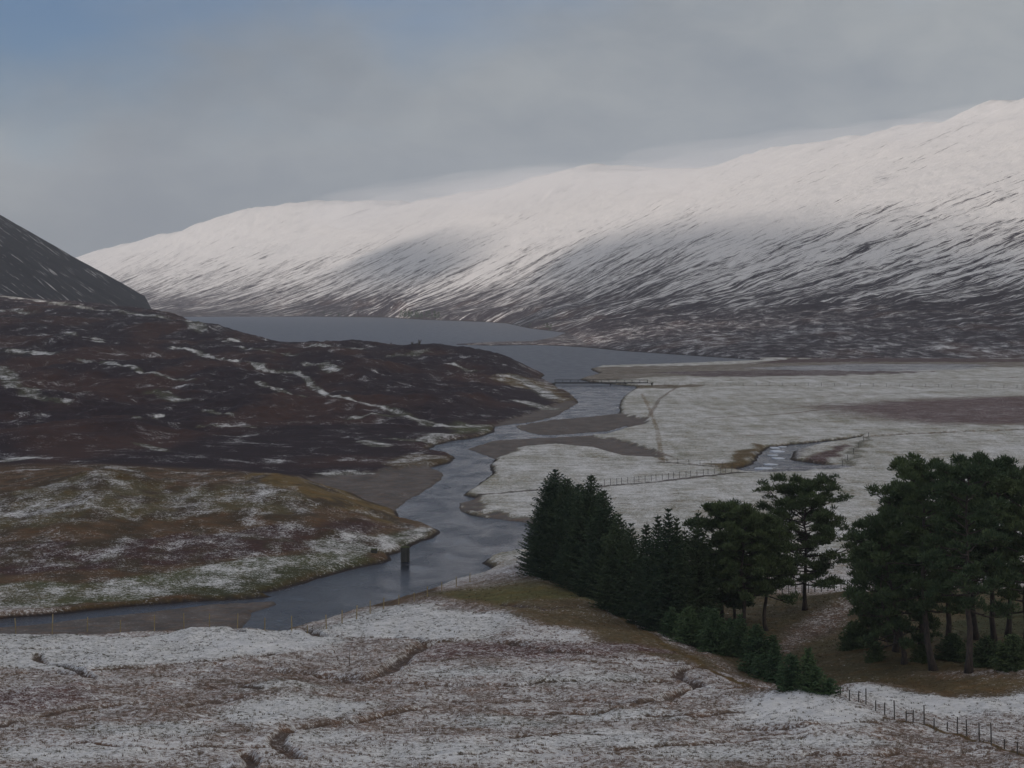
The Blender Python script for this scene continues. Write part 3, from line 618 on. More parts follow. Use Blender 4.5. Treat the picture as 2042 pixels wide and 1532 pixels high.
M_PINE = leaf_mat('pine_needles', (.045, .072, .036, 1), (.098, .128, .050, 1))
M_SPR = leaf_mat('spruce_needles', (.034, .058, .034, 1), (.078, .108, .050, 1))
M_YNG = leaf_mat('young_needles', (.045, .085, .042, 1), (.100, .150, .062, 1))
M_BARK = bark_mat('pine_bark', (.026, .022, .020, 1), (.075, .054, .042, 1))
M_TWIG = bark_mat('bare_twigs', (.06, .045, .035, 1), (.11, .085, .06, 1))
M_POST = bark_mat('weathered_post', (.06, .052, .045, 1), (.12, .105, .09, 1))
M_PALE = bark_mat('pale_post', (.26, .20, .10, 1), (.38, .30, .16, 1))
M_DECK = bark_mat('dark_timber', (.022, .020, .020, 1), (.05, .045, .042, 1))
M_STONE = bark_mat('mossy_stone', (.035, .036, .034, 1), (.085, .082, .07, 1), 1.5)
M_MOSS = bark_mat('moss', (.05, .06, .02, 1), (.10, .11, .04, 1), 4)
M_WIRE = bark_mat('fence_wire', (.10, .10, .10, 1), (.16, .155, .15, 1))

class Mesh:
    def __init__(s): s.v = []; s.f = []; s.n = 0
    def add(s, v, f):
        s.v.append(np.asarray(v, float)); s.f.append(np.asarray(f, int) + s.n); s.n += len(v)
    def tube(s, pts, rad, sides=6, cap=True):
        pts = np.asarray(pts, float); n = len(pts)
        t = np.gradient(pts, axis=0); t /= np.linalg.norm(t, axis=1, keepdims=True) + 1e-9
        ref = np.array([1.0, 0, 0]) if abs(t[0][2]) > .7 else np.array([0, 0, 1.0])
        u = np.cross(t, ref); u /= np.linalg.norm(u, axis=1, keepdims=True) + 1e-9; w = np.cross(t, u)
        a = np.arange(sides) * 2 * pi / sides
        ring = pts[:, None] + (u[:, None] * np.cos(a)[None, :, None] + w[:, None] * np.sin(a)[None, :, None]) * np.asarray(rad, float)[:, None, None]
        v = ring.reshape(-1, 3); f = []
        for i in range(n - 1):
            for j in range(sides):
                k = (j + 1) % sides; p, q, r_, s_ = i * sides + j, i * sides + k, (i + 1) * sides + k, (i + 1) * sides + j
                f += [(p, q, r_), (p, r_, s_)]
        if cap:
            v = np.vstack([v, pts[-1], pts[0]]); e = len(v) - 2
            for j in range(sides):
                k = (j + 1) % sides; f += [((n - 1) * sides + j, (n - 1) * sides + k, e), (k, j, e + 1)]
        s.add(v, f)
    def box(s, c, size, rz=0.0, jit=0.0, rng=None):
        c = np.asarray(c, float); h = np.asarray(size, float) / 2
        v = np.array([(x, y, z) for z in (-1, 1) for y in (-1, 1) for x in (-1, 1)], float) * h
        if jit: v += rng.uniform(-jit, jit, v.shape)
        R = np.array([[cos(rz), -sin(rz), 0], [sin(rz), cos(rz), 0], [0, 0, 1]]); v = v @ R.T + c
        q = [(0, 2, 3, 1), (4, 5, 7, 6), (0, 1, 5, 4), (2, 6, 7, 3), (0, 4, 6, 2), (1, 3, 7, 5)]
        s.add(v, [t for a_, b_, c_, d_ in q for t in ((a_, b_, c_), (a_, c_, d_))])
    def mesh(s, name, mat, sm=False):
        return make_mesh(name, np.vstack(s.v), np.vstack(s.f), mat, sm)
def blades(rng, base, dirs, length, width):
    """thin triangles: base (n,3), dirs (n,3) unit"""
    n = len(base)
    side = np.cross(dirs, rng.normal(size=(n, 3))); side /= np.linalg.norm(side, axis=1, keepdims=True) + 1e-9
    L = length[:, None]; W = width[:, None]
    v = np.stack([base - side * W * .5, base + side * W * .5, base + dirs * L], 1).reshape(-1, 3)
    return v, np.arange(3 * n).reshape(n, 3)
def unit(v): return v / (np.linalg.norm(v, axis=-1, keepdims=True) + 1e-9)

def empty(name, loc, label, cat, group=None):
    o = bpy.data.objects.new(name, None); o.location = loc; o.empty_display_size = .3; COL.objects.link(o)
    o['label'] = label; o['category'] = cat
    if group: o['group'] = group
    return o

def pine(px, by, ty, wpx, c0, label, seed, lean=0.0, off=0.0, fork=False, group='Scots pines standing right of the spruces', top=.55, dens=1.0):
    rng = np.random.default_rng(seed)
    x, y, z = place(px, by); y = float(y)
    H = (by - ty) * y / FPX * .97; R = wpx * y / FPX / 2
    root = empty('pine_tree', (x, y, z - .1), label, 'tree', group)
    # trunk
    n = 14; t = np.linspace(0, 1, n)
    wob = np.cumsum(rng.normal(0, .012, (n, 2)), 0) * H * .5
    axis = np.stack([wob[:, 0] + lean * H * t + off * R * t ** 2, wob[:, 1], t * H * .97], 1)
    axis[:, :2] -= axis[0, :2]
    r0 = .014 * H + .05
    tr = Mesh(); tr.tube(axis, r0 * (1 - t * .86) * (1 + .5 * np.exp(-t * 30)), 9)
    if fork:
        p0 = axis[2]; fp = np.array([p0 + (np.array([-.12, .1, .55]) * H) * q + np.array([-.07 * H, 0, 0]) * sin(q * pi) for q in np.linspace(0, 1, 9)])
        tr.tube(fp, np.linspace(r0 * .7, r0 * .15, 9), 7)
    cl = []
    nl = int(46 * dens)
    for i in range(nl):
        q = c0 + (1 - c0) * ((i + rng.uniform(-.4, .4)) / nl)
        q = min(max(q, c0 * .9), .985)
        p = np.array([np.interp(q, t, axis[:, k]) for k in range(3)])
        e = max(0.0, (q - c0) / (1 - c0))
        env = (max(0.0, 1 - ((e - .42) / (.60 if e > .42 else .62)) ** 2)) ** .5
        L = R * (.30 + .70 * env) * rng.uniform(.5, 1.12) * (1 - .35 * smooth(.85, 1.0, e))
        az = i * 2.399 + rng.uniform(-.5, .5)
        up = -.02 + .75 * e ** 1.3 + rng.uniform(-.22, .22)
        d = np.array([cos(az), sin(az), up]); d /= np.linalg.norm(d[:2]) 
        m = 7; s = np.linspace(0, 1, m)
        pts = p + d * L * s[:, None] + np.array([0, 0, 1]) * (L * .16 * (s ** 2 - s))[:, None]
        pts += np.cumsum(rng.normal(0, .03 * L, (m, 3)), 0) * s[:, None]
        tr.tube(pts, (r0 * (.34 * (1 - e * .5))) * (1 - s * .85) + .012, 5)
        for sb in range(rng.integers(3, 6)):
            s0 = rng.uniform(.35, .95); pb = np.array([np.interp(s0, s, pts[:, k]) for k in range(3)])
            a2 = az + rng.uniform(-1.1, 1.1); l2 = L * rng.uniform(.22, .42)
            d2 = np.array([cos(a2), sin(a2), rng.uniform(-.1, .9)])
            pe = pb + d2 * l2
            tr.tube([pb, (pb + pe) / 2 + rng.normal(0, .04, 3), pe], [.035, .025, .012], 4, False)
            cl.append((pe, rng.uniform(.42, .78)))
            if rng.random() < .6: cl.append(((pb + pe) / 2 + (0, 0, .12), rng.uniform(.32, .55)))
        cl.append((pts[-1], rng.uniform(.45, .75)))
    for k in range(int(10 * dens)):
        tt = rng.uniform(.9, 1.0); p = np.array([np.interp(tt, t, axis[:, k2]) for k2 in range(3)])
        cl.append((p + rng.normal(0, [.10 * R, .10 * R, .05 * R]), rng.uniform(.4, .65)))
    fo = Mesh()
    for p, r in cl:
        k = int(95 * (r / .6) ** 2)
        g = unit(rng.normal(size=(k, 3))); g[:, 2] = np.abs(g[:, 2]) * 1.1 - .25
        base = p + g * np.array([r, r, r * .85]) * rng.uniform(.25, 1, (k, 1))
        dr = unit(g * .8 + np.array([0, 0, .55]) + rng.normal(0, .35, (k, 3)))
        v, f = blades(rng, base, dr, rng.uniform(.16, .36, k), rng.uniform(.07, .15, k))
        fo.add(v, f)
    add('trunk', tr.mesh('pine_trunk', M_BARK, True), root)
    add('crown', fo.mesh('pine_crown', M_PINE), root)
    return root

def spruce(px, by, ty, wpx, label, seed, mat=None, name='spruce_tree', group='spruces in the dark row beside the river', c0=.03, cat='tree', power=.75, step=.30):
    rng = np.random.default_rng(seed)
    x, y, z = place(px, by)
    H = (by - ty) * y / FPX; R = wpx * y / FPX / 2
    root = empty(name, (x, y, z - .08), label, cat, group)
    tr = Mesh(); n = 8; t = np.linspace(0, 1, n)
    wob = np.cumsum(rng.normal(0, .004, (n, 2)), 0) * H
    axis = np.stack([wob[:, 0], wob[:, 1], t * H], 1); axis[:, :2] -= axis[0, :2]
    tr.tube(axis, (.014 * H + .03) * (1 - t * .97), 7)
    fo = Mesh(); zz = c0 * H; wh = 0
    while zz < H * .985:
        e = zz / H
        Rr = R * min((1 - e) ** power, 1.55 * (1 - e) + .01) * (1.0 if e > .12 else .78 + .22 * e / .12)
        nb = int(np.clip(6 + Rr * 8, 6, 20))
        c = np.array([np.interp(zz, axis[:, 2], axis[:, k]) for k in range(3)])
        for b in range(nb):
            az = b * 2 * pi / nb + wh * 1.1 + rng.uniform(-.25, .25)
            L = max(.16, Rr * rng.uniform(.72, 1.16)); up = .55 * e ** 1.5 - .28 * (1 - e)
            m = max(4, int(L / .17)); s = np.linspace(.06, 1, m)
            ax = np.array([cos(az), sin(az), 0])
            pts = c + ax * (L * s)[:, None] + np.array([0, 0, 1]) * (L * (up * s + .22 * s ** 3))[:, None] + rng.uniform(-.06, .06)
            # sprays on both sides, hanging a little
            side = np.array([-sin(az), cos(az), 0])
            for sg in (-1, 1):
                k = m
                dd = unit(ax * .75 + side * sg * rng.uniform(.5, 1.0, (k, 1)) + np.array([0, 0, -.22]) + rng.normal(0, .14, (k, 3)))
                ln = (.14 + .34 * np.sin(np.clip(s, 0, .9) * pi) * min(1, L / 1.2)) * rng.uniform(.8, 1.3, k)
                v, f = blades(rng, pts, dd, ln, rng.uniform(.10, .17, k)); fo.add(v, f)
            dd = unit(ax * .9 + np.array([0, 0, .15]) + rng.normal(0, .25, (m, 3)))
            v, f = blades(rng, pts, dd, rng.uniform(.18, .32, m), rng.uniform(.08, .14, m)); fo.add(v, f)
            v, f = blades(rng, pts, unit(rng.normal(0, .5, (m, 3)) + np.array([0, 0, -.9])), rng.uniform(.12, .26, m), rng.uniform(.08, .14, m)); fo.add(v, f)
        zz += step * (1.0 - .2 * e + .45 * smooth(.72, .95, e)) * rng.uniform(.8, 1.2); wh += 1
    k = 14
    zs = rng.uniform(.93, 1.0, k) * H
    base = np.stack([np.full(k, axis[-1, 0]), np.full(k, axis[-1, 1]), zs], 1)
    v, f = blades(rng, base, unit(rng.normal(0, .4, (k, 3)) + np.array([0, 0, .7])), rng.uniform(.14, .28, k), np.full(k, .05)); fo.add(v, f)
    add('trunk', tr.mesh('spruce_trunk', M_BARK, True), root)
    add('crown', fo.mesh('spruce_crown', mat or M_SPR), root)
    return root

ORD = ['first', 'second', 'third', 'fourth', 'fifth', 'sixth', 'seventh', 'eighth', 'ninth', 'tenth', 'eleventh', 'twelfth', 'thirteenth', 'fourteenth', 'fifteenth', 'sixteenth']
SPR = [(1102, 1132, 990, 92, 'low bushy spruce overhanging the river at the left end of the row'),
       (1108, 1150, 934, 110, 'tall spruce with the highest spire at the left end of the row'),
       (1132, 1160, 950, 112, 'broad spruce just right of the highest spire of the row'),
       (1158, 1172, 962, 96, 'dense spruce between the two tall spires of the left clump'),
       (1176, 1182, 944, 104, 'tall spruce on the right side of the left clump'),
       (1200, 1196, 976, 92, 'spruce whose right edge slopes down to the pale field'),
       (1232, 1215, 1020, 84, 'spruce stepping down just right of the big left clump'),
       (1260, 1232, 1044, 70, 'shorter spruce in the dip of the dark row'),
       (1288, 1246, 1040, 72, 'spruce with a short spire right of the dip in the row'),
       (1312, 1256, 1026, 66, 'narrow spruce left of the tallest middle spire'),
       (1331, 1262, 1012, 74, 'tallest spire in the middle of the dark row'),
       (1350, 1260, 1032, 66, 'spruce tucked right of the tallest middle spire'),
       (1368, 1252, 1052, 62, 'lowest topped spruce between the middle spires'),
       (1391, 1256, 1016, 78, 'last pointed spruce of the row, left of the round pines')]
for i, (px, by, ty, w, lab) in enumerate(SPR):
    spruce(px, by, ty, w * (1.5 if i < 6 else 1.35), lab, 100 + i, power=.58 + .12 * (i % 3))
YNG = [(1345, 1272, 1205, 46), (1372, 1285, 1212, 50), (1402, 1292, 1208, 48), (1428, 1300, 1222, 46), (1455, 1306, 1230, 52), (1482, 1312, 1236, 48), (1508, 1318, 1245, 46), (1535, 1318, 1262, 44),
       (1500, 1345, 1306, 40), (1522, 1352, 1298, 46), (1550, 1362, 1292, 50), (1578, 1370, 1300, 50), (1604, 1376, 1306, 46), (1630, 1380, 1330, 40), (1652, 1382, 1346, 34)]
ylab = ['young bright green conifer at the foot of the dark spruces, leftmost of its thicket'] + ['%s young green conifer from the left in the thicket below the round pines' % ORD[i] for i in range(1, 8)] + \
       ['small conifer at the left end of the low thicket above the white mound'] + ['%s young conifer from the left in the low thicket above the white mound' % ORD[i] for i in range(1, 6)] + ['smallest dark sapling by the first fence posts at the right end of the thicket']
for i, (px, by, ty, w) in enumerate(YNG):
    spruce(px + (i * 7 % 5) * 3 - 6, by + (i * 5 % 4) * 2 - 3, ty - (i * 11 % 7) * 3 + 6, w * (1.0 + .12 * (i * 3 % 5)), ylab[i], 200 + i, M_YNG, 'young_conifer', 'young conifers in front of the trees', .0, 'tree', .42 + .25 * ((i * 5) % 3) / 2, .2)
PIN = [(1440, 1250, 1006, 112, .22, 0, 0, 'round headed pine right next to the last spruce spire'),
       (1486, 1262, 1004, 104, .30, 0, 0, 'pine with a broad dark crown between the first round pine and the bare trunk'),
       (1528, 1258, 1032, 112, .34, -.01, 0, 'pine on a tall bare trunk left of the lone spreading pine'),
       (1466, 1238, 1090, 78, .2, 0, 0, 'lower pine filling the space under the round headed pines'),
       (1605, 1217, 957, 158, .22, 0, 0, 'lone spreading pine with its thick trunk on the brown bank')]
for i, (px, by, ty, w, c0, ln, of, lab) in enumerate(PIN):
    pine(px, by, ty, w, c0, lab, 300 + i, ln, of, dens=1.55 if i == 4 else 1.0, group='round headed pines')
PIR = [(1803, 1325, 1035, 170, .18, -.10, -.3, True, 'leaning forked pine at the left side of the right-hand clump'),
       (1786, 1300, 962, 130, .3, .0, 0, False, 'pine whose crown makes the left shoulder of the right-hand clump'),
       (1862, 1338, 908, 170, .34, -.02, 0, False, 'front pine with a straight pale trunk near the middle of the right-hand clump'),
       (1892, 1292, 930, 130, .4, .0, 0, False, 'slim pine behind the straight pale trunk'),
       (1932, 1342, 914, 168, .36, .01, 0, False, 'front pine with the second straight trunk, right of the middle of the clump'),
       (1946, 1275, 905, 130, .42, .0, 0, False, 'slim dark pine behind the second straight trunk'),
       (1982, 1285, 912, 150, .40, .0, 0, False, 'left of the paired dark trunks near the right edge'),
       (2010, 1270, 925, 140, .42, .0, 0, False, 'right of the paired dark trunks near the right edge'),
       (2050, 1300, 940, 150, .25, .0, 0, False, 'pine half hidden behind the bushes, last of the clump at the right'),
       (1838, 1290, 925, 140, .38, .0, 0, False, 'pine behind the forked one, its top the left summit of the clump'),
       (1745, 1292, 1085, 110, .12, .0, 0, False, 'low pine sweeping its boughs to the ground at the left of the clump')]
for i, (px, by, ty, w, c0, ln, of, fk, lab) in enumerate(PIR):
    pine(px, by, ty, w, c0 * .88, lab, 400 + i, ln, of, fk, dens=.84, group='pines in the tall clump at the right')

# ------------------------------------------------------------------ fences
def fence(name, label, posts, rpost, mat, wires=(.35, .7, 1.0), seed=1, extra=None):
    """posts: (bearing, foot row, height m); each post and the wires are parts of one fence"""
    rng = np.random.default_rng(seed)
    P = []
    for (px, py, h) in posts:
        x, y, z = place(px, py); P.append((x, y, z, h))
    x0, y0, z0, _ = P[0]
    root = empty(name, (x0, y0, z0), label, 'fence')
    tops = []
    for (x, y, z, h) in P:
        ln = rng.normal(0, .025, 2) * h
        m = Mesh(); m.tube([(0, 0, -.3), (ln[0] * .5, ln[1] * .5, h * .5), (ln[0], ln[1], h)], [rpost, rpost * .97, rpost * .9], 7)
        o = add('post', m.mesh('fence_post', mat), root); o.location = (x - x0, y - y0, z - z0)
        tops.append((x - x0, y - y0, z - z0))
    hm = min(1.05, float(np.median([p[3] for p in P])) * .92)
    m = Mesh()
    for w in wires:
        for a_, b_ in zip(tops[:-1], tops[1:]):
            pa = np.array(a_) + (0, -rpost, w * hm); pb = np.array(b_) + (0, -rpost, w * hm)
            q = np.linspace(0, 1, 5)[:, None]
            m.tube(pa * (1 - q) + pb * q - np.array([0, 0, .05]) * (4 * q * (1 - q)), np.full(5, .006 + .000012 * y0), 4, False)
    add('wire', m.mesh('fence_wire', M_WIRE), root)
    return root, P
near = [(1676, 1369, 1385), (1694, 1376, 1398), (1712, 1378, 1400), (1727, 1373, 1405), (1746, 1397, 1418), (1764, 1401, 1426), (1784, 1397, 1435), (1807, 1418, 1442), (1821, 1416, 1441), (1843, 1406, 1446), (1863, 1432, 1455), (1889, 1440, 1458), (1909, 1430, 1464), (1928, 1435, 1468), (1953, 1442, 1480), (1977, 1442, 1487), (2003, 1474, 1494), (2029, 1480, 1504), (2052, 1478, 1518)]
def spec(L):
    out = []
    for px, t, b in L:
        d = hit(px, b)[1]; out.append((px, b, (b - t) * d / FPX))
    return out
froot, FP = fence('wire_fence', 'dark post and wire fence beside the ochre bank in the bottom right corner', spec(near), .045, M_POST, seed=5)
# stile rail between two short posts
xa, ya, za, _ = FP[7]; xb, yb, zb, _ = FP[8]
m = Mesh(); v0 = np.array(FP[0][:3]); m.tube([np.array([xa, ya - .07, za + .62]) - v0, np.array([xb, yb - .07, zb + .62]) - v0], [.04, .04], 6); add('rail', m.mesh('stile_rail', M_POST), froot)
river_posts = [(-30, 1222, 1256), (32, 1225, 1258), (104, 1218, 1259), (174, 1230, 1259), (240, 1234, 1260), (308, 1226, 1258), (367, 1215, 1252), (418, 1215, 1249), (473, 1214, 1251), (528, 1232, 1257), (582, 1228, 1258), (613, 1235, 1256), (651, 1226, 1255), (682, 1217, 1243), (711, 1207, 1235), (738, 1198, 1224), (765, 1192, 1215), (795, 1187, 1206), (826, 1182, 1200), (852, 1170, 1190), (881, 1160, 1180), (910, 1150, 1170), (937, 1143, 1161)]
fence('wire_fence', 'pale post and wire fence along the near bank of the river', spec(river_posts), .055, M_PALE, seed=6)
L = [(1205 + i * 11.5 + (i * 7 % 3), 969 - i * 1.22, 0) for i in range(24)]
fence('wire_fence', 'long dark field fence following the ditch across the pale flats', [(p, b, 1.05) for p, b, _ in L], .045, M_POST, (.5, 1), 7)
L = [(1330, 925), (1352, 926), (1374, 927), (1396, 929), (1418, 930), (1440, 932), (1460, 934)]
fence('wire_fence', 'short fence behind the white strip left of the stream', [(p, b, 1.0) for p, b in L], .045, M_POST, (1,), 8)
L = [(1300 + i * 26, 770 + (i > 12) * (i - 12) * .3) for i in range(30)]
fence('wire_fence', 'distant fence along the track that runs right from the footbridge', [(p, b, 1.2) for p, b in L], .06, M_POST, (1,), 9)
L = [(1560 + i * 13, 1186 - i * .9) for i in range(15)]
fence('wire_fence', 'fence glimpsed through the pines on the far side of the brown bank', [(p, b, 1.1) for p, b in L], .05, M_POST, (.5, 1), 10)
L = [(1680, 930), (1690, 918), (1702, 905), (1712, 893), (1722, 880), (1732, 872)]
fence('wire_fence', 'short fence slanting across the stream at its right end', [(p, b, 1.1) for p, b in L], .06, M_POST, (.5, 1), 11)

# ------------------------------------------------------------------ footbridge
d0 = 860.0
xl = (1106 - CX) * d0 / FPX; xr = (1292 - CX) * d0 / FPX; Lb = xr - xl
br = empty('footbridge', (xl, d0, 0), 'dark timber footbridge crossing the river mouth below the loch', 'bridge')
m = Mesh(); m.box((Lb / 2, 0, 1.05), (Lb, 1.8, .10)); add('deck', m.mesh('bridge_deck', M_DECK), br)
for sy in (-.8, .8):
    m = Mesh(); m.box((Lb / 2, sy, .80), (Lb, .16, .26)); add('beam', m.mesh('bridge_beam', M_DECK), br)
for sy in (-1.05, 1.05):
    m = Mesh(); m.box((Lb / 2, sy, 2.0), (Lb, .06, .07)); m.box((Lb / 2, sy, 1.55), (Lb, .05, .05)); rl = add('handrail', m.mesh('bridge_handrail', M_DECK), br)
    for i in range(13):
        m = Mesh(); m.box((.15 + i * (Lb - .3) / 12, sy + .075, 1.55), (.09, .07, .95)); add('baluster', m.mesh('bridge_baluster', M_DECK), rl)
for fx in (.60, .82):
    m = Mesh()
    for sy in (-.8, .8): m.box((Lb * fx, sy, -.1), (.35, .35, 1.5))
    m.box((Lb * fx, 0, .52), (.4, 2.1, .2)); add('pier', m.mesh('bridge_pier', M_DECK), br)
for ex in (-.6, Lb + .6):
    m = Mesh(); m.box((ex, 0, .35), (1.6, 2.8, 1.1), 0, .06, np.random.default_rng(3)); add('abutment', m.mesh('bridge_abutment', M_STONE), br)

# ------------------------------------------------------------------ old stone pier in the river and its twin on the bank
def masonry(name, label, px, dist, w, h, dep, zb, seed):
    rng = np.random.default_rng(seed)
    x = (px - CX) * dist / FPX
    root = empty(name, (x, dist, zb), label, 'stone pier')
    m = Mesh(); n = int(h / .24)
    for i in range(n):
        z = (i + .5) * h / n; k = 2 + i % 2
        for j in range(k):
            for kk in range(2):
                m.box(((j + .5) / k * w - w / 2 + rng.uniform(-.01, .01), (kk - .5) * dep * .5, z), (w / k * .985, dep * .5, h / n * .97), rng.normal(0, .015), .012, rng)
    add('stonework', m.mesh('pier_stonework', M_STONE), root)
    m = Mesh()
    v, f = [], []
    k = 120; base = np.stack([rng.uniform(-w / 2, w / 2, k), rng.uniform(-dep / 2, dep / 2, k), np.full(k, h)], 1)
    bv, bf = blades(rng, base, unit(rng.normal(0, .35, (k, 3)) + (0, 0, 1)), rng.uniform(.1, .28, k), rng.uniform(.05, .1, k)); m.add(bv, bf)
    m.box((0, 0, h + .03), (w * .94, dep * .94, .08), 0, .03, rng)
    add('moss_cap', m.mesh('pier_moss', M_MOSS), root)
masonry('stone_pier', 'dark stone pier of a lost bridge standing in the river', 808, 290, 1.02, 2.1, 1.3, -.4, 1)
masonry('stone_pier', 'low dark stone block on the left bank beside the standing pier', 746, 293, .75, 1.0, 1.0, .1, 2)

# a single pole in the foreground
x, y, z = place(697, 1328)
pl = Mesh(); pl.tube([(0, 0, -.2), (.01, 0, .6), (.03, 0, 1.25)], [.03, .028, .02], 6)
o = add('marker_post', pl.mesh('marker_post', M_POST), None, label='lone thin post on the snowy ground in the left foreground', category='post'); o.location = (x, y, z)

# ------------------------------------------------------------------ undergrowth, bare shrubs, ice, tussocks, the wood across the loch
for i, (px, by, ty, w, lab) in enumerate([(1700, 1296, 1240, 60, 'dark evergreen bush at the left foot of the right-hand clump of pines'), (1745, 1318, 1288, 44, 'small bush on the brown slope left of the forked trunk'), (1900, 1318, 1262, 70, 'dark bush between the two straight pale trunks'),
        (1968, 1330, 1268, 80, 'dark bush right of the second straight trunk'), (2020, 1335, 1262, 84, 'dark bush nearest the right edge below the pines'), (1838, 1322, 1284, 50, 'low bush between the forked trunk and the first straight trunk')]):
    spruce(px, by, ty, w, lab, 500 + i, M_PINE, 'evergreen_bush', 'bushes under the right-hand pines', 0.0, 'bush', .42, .16)
def bare(px, by, hpx, label, seed):
    rng = np.random.default_rng(seed); x, y, z = place(px, by); H = hpx * y / FPX
    root = empty('bare_shrub', (x, y, z - .1), label, 'shrub', 'bare shrubs on the skyline of the moor')
    m = Mesh()
    for i in range(46):
        a = rng.uniform(0, 2 * pi); sp = rng.uniform(.1, .75); L = H * rng.uniform(.6, 1.0)
        p = np.array([[cos(a) * sp * L * q ** 1.3 * .7, sin(a) * sp * L * q ** 1.3 * .7, L * q] for q in np.linspace(0, 1, 5)]); p += rng.normal(0, .05, p.shape) * np.linspace(0, 1, 5)[:, None]
        m.tube(p, np.linspace(.05, .02, 5), 4, False)
    add('branches', m.mesh('shrub_branches', M_TWIG), root)
bare(836, 689.5, 14, 'larger bare shrub on the skyline of the moor against the loch', 1)
bare(822, 689, 8, 'small bare shrub just left of the larger one on the moor skyline', 2)
bare(780, 684, 7, 'low bare shrub further left along the moor skyline', 3)
bare(1300, 770, 9, 'low bare shrub at the right end of the footbridge', 4)
M_ICE, _nt, _b, _o = new_mat('ice'); _b.inputs['Base Color'].default_value = (.62, .66, .72, 1); _b.inputs['Roughness'].default_value = .5
for i, (px, py, rx, ry) in enumerate([(1545, 893, 1.1, .9), (1550, 900, 1.3, 1.1), (1542, 908, 1.0, .7), (1552, 914, 1.2, 1.0), (1538, 926, 1.2, .8), (1522, 934, 1.6, .9), (1560, 891, .8, .7)]):
    rng = np.random.default_rng(600 + i); x, y = flat(px, py, .06)
    a = np.linspace(0, 2 * pi, 14, endpoint=False); r = 1 + rng.uniform(-.25, .25, 14)
    top = np.stack([cos(0) * np.cos(a) * r * rx, np.sin(a) * r * ry * 2.2, np.full(14, .09)], 1); bot = top * (1.04, 1.04, 0) - (0, 0, .06)
    v = np.vstack([top, bot, [(0, 0, .12)]]); f = [t for j in range(14) for t in ((j, (j + 1) % 14, 28), (j, 14 + j, 14 + (j + 1) % 14), (j, 14 + (j + 1) % 14, (j + 1) % 14))]
    o = add('ice_block', make_mesh('ice_slab', v, np.array(f), M_ICE, False), None, label='white slab of ice lying in the stream bend in the pale flats', category='ice', group='ice slabs in the stream bend'); o.location = (x, y, .02)
def tussocks():
    rng = np.random.default_rng(77)
    dmin = np.full(len(X), 9.0)
    for pts, w_, h_ in ditch_w: dmin = np.minimum(dmin, boxed(ditch_dist, X, Y, pts, 2) - w_)
    ok = (dmin > .25) & (Y > 130) & (Y < 262) & (fg > .6) & (PXf > -80) & (PXf < 2130) & (GD > .6) & (WD > .5)
    w = np.where(ok, (1.15 - SN) ** 1.2 * (Y / 150) ** .5, 0); w /= w.sum()
    pick = rng.choice(len(X), 17000, p=w)
    P = np.stack([X[pick], Y[pick], Z[pick]], 1) + rng.normal(0, [.15, .3, 0], (len(pick), 3)); P[:, 2] -= .03
    nb = 9
    size = rng.uniform(.06, .17, len(pick)) * np.where(C[pick][:, 1] > .11, 1.3, 1.0)
    base = np.repeat(P, nb, 0) + rng.normal(0, .07, (len(pick) * nb, 3)) * (1, 1, 0)
    dr = unit(rng.normal(0, .5, (len(base), 3)) * (1, 1, .2) + (0, 0, 1))
    v, f = blades(rng, base, dr, np.repeat(size, nb) * rng.uniform(.7, 1.3, len(base)), rng.uniform(.03, .06, len(base)))
    m_, nt, b, o = new_mat('dead_grass'); k = NB(nt)
    at = k.n('ShaderNodeAttribute', attribute_name='tint').outputs['Color']
    r = k.n('ShaderNodeNewGeometry').outputs['Random Per Island']
    k.put(b.inputs['Base Color'], k.mix(k.rng(r, 0, 1, 0, .6, False), at, (.20, .15, .085, 1))); b.inputs['Roughness'].default_value = .85
    me = make_mesh('dead_grass', v, f, m_, False)
    a_ = me.attributes.new('tint', 'FLOAT_COLOR', 'POINT'); tint = np.repeat(C[pick], nb * 3, 0)
    a_.data.foreach_set('color', np.concatenate([tint, np.ones((len(tint), 1))], 1).astype(np.float32).ravel())
    add('grass', me, None, kind='stuff', label='dead brown grass tussocks poking through the foreground snow', category='grass')
tussocks()
def far_wood():
    rng = np.random.default_rng(78); m = Mesh()
    def belt(x0, x1, y0, y1, n, h0, h1):
        for i in range(n):
            px = rng.uniform(x0, x1); q = (px - x0) / (x1 - x0)
            x, y = hit(px, y0 + (y1 - y0) * q + rng.uniform(-7, 0)); z = zat(x, y)
            if z < .4: continue
            H = rng.uniform(h0, h1); k = 46
            u = rng.uniform(0, 1, k) ** .8; a = rng.uniform(0, 2 * pi, k); r = H * .24 * (1 - u) * rng.uniform(.3, 1, k)
            b = np.stack([x + np.cos(a) * r, y + np.sin(a) * r, z + u * H * .85], 1)
            v, f = blades(rng, b, unit(np.stack([np.cos(a), np.sin(a), rng.uniform(-.3, .6, k)], 1)), rng.uniform(.1, .22, k) * H, rng.uniform(.08, .14, k) * H); m.add(v, f)
    belt(800, 875, 634, 640, 60, 7, 12); belt(870, 1010, 641, 646, 75, 4, 9); belt(640, 790, 632, 635, 50, 3, 6); belt(1020, 1110, 655, 662, 30, 3, 7)
    add('distant_wood', m.mesh('distant_wood', M_SPR), None, kind='stuff', label='dark wood along the far shore of the loch', category='wood')
far_wood()

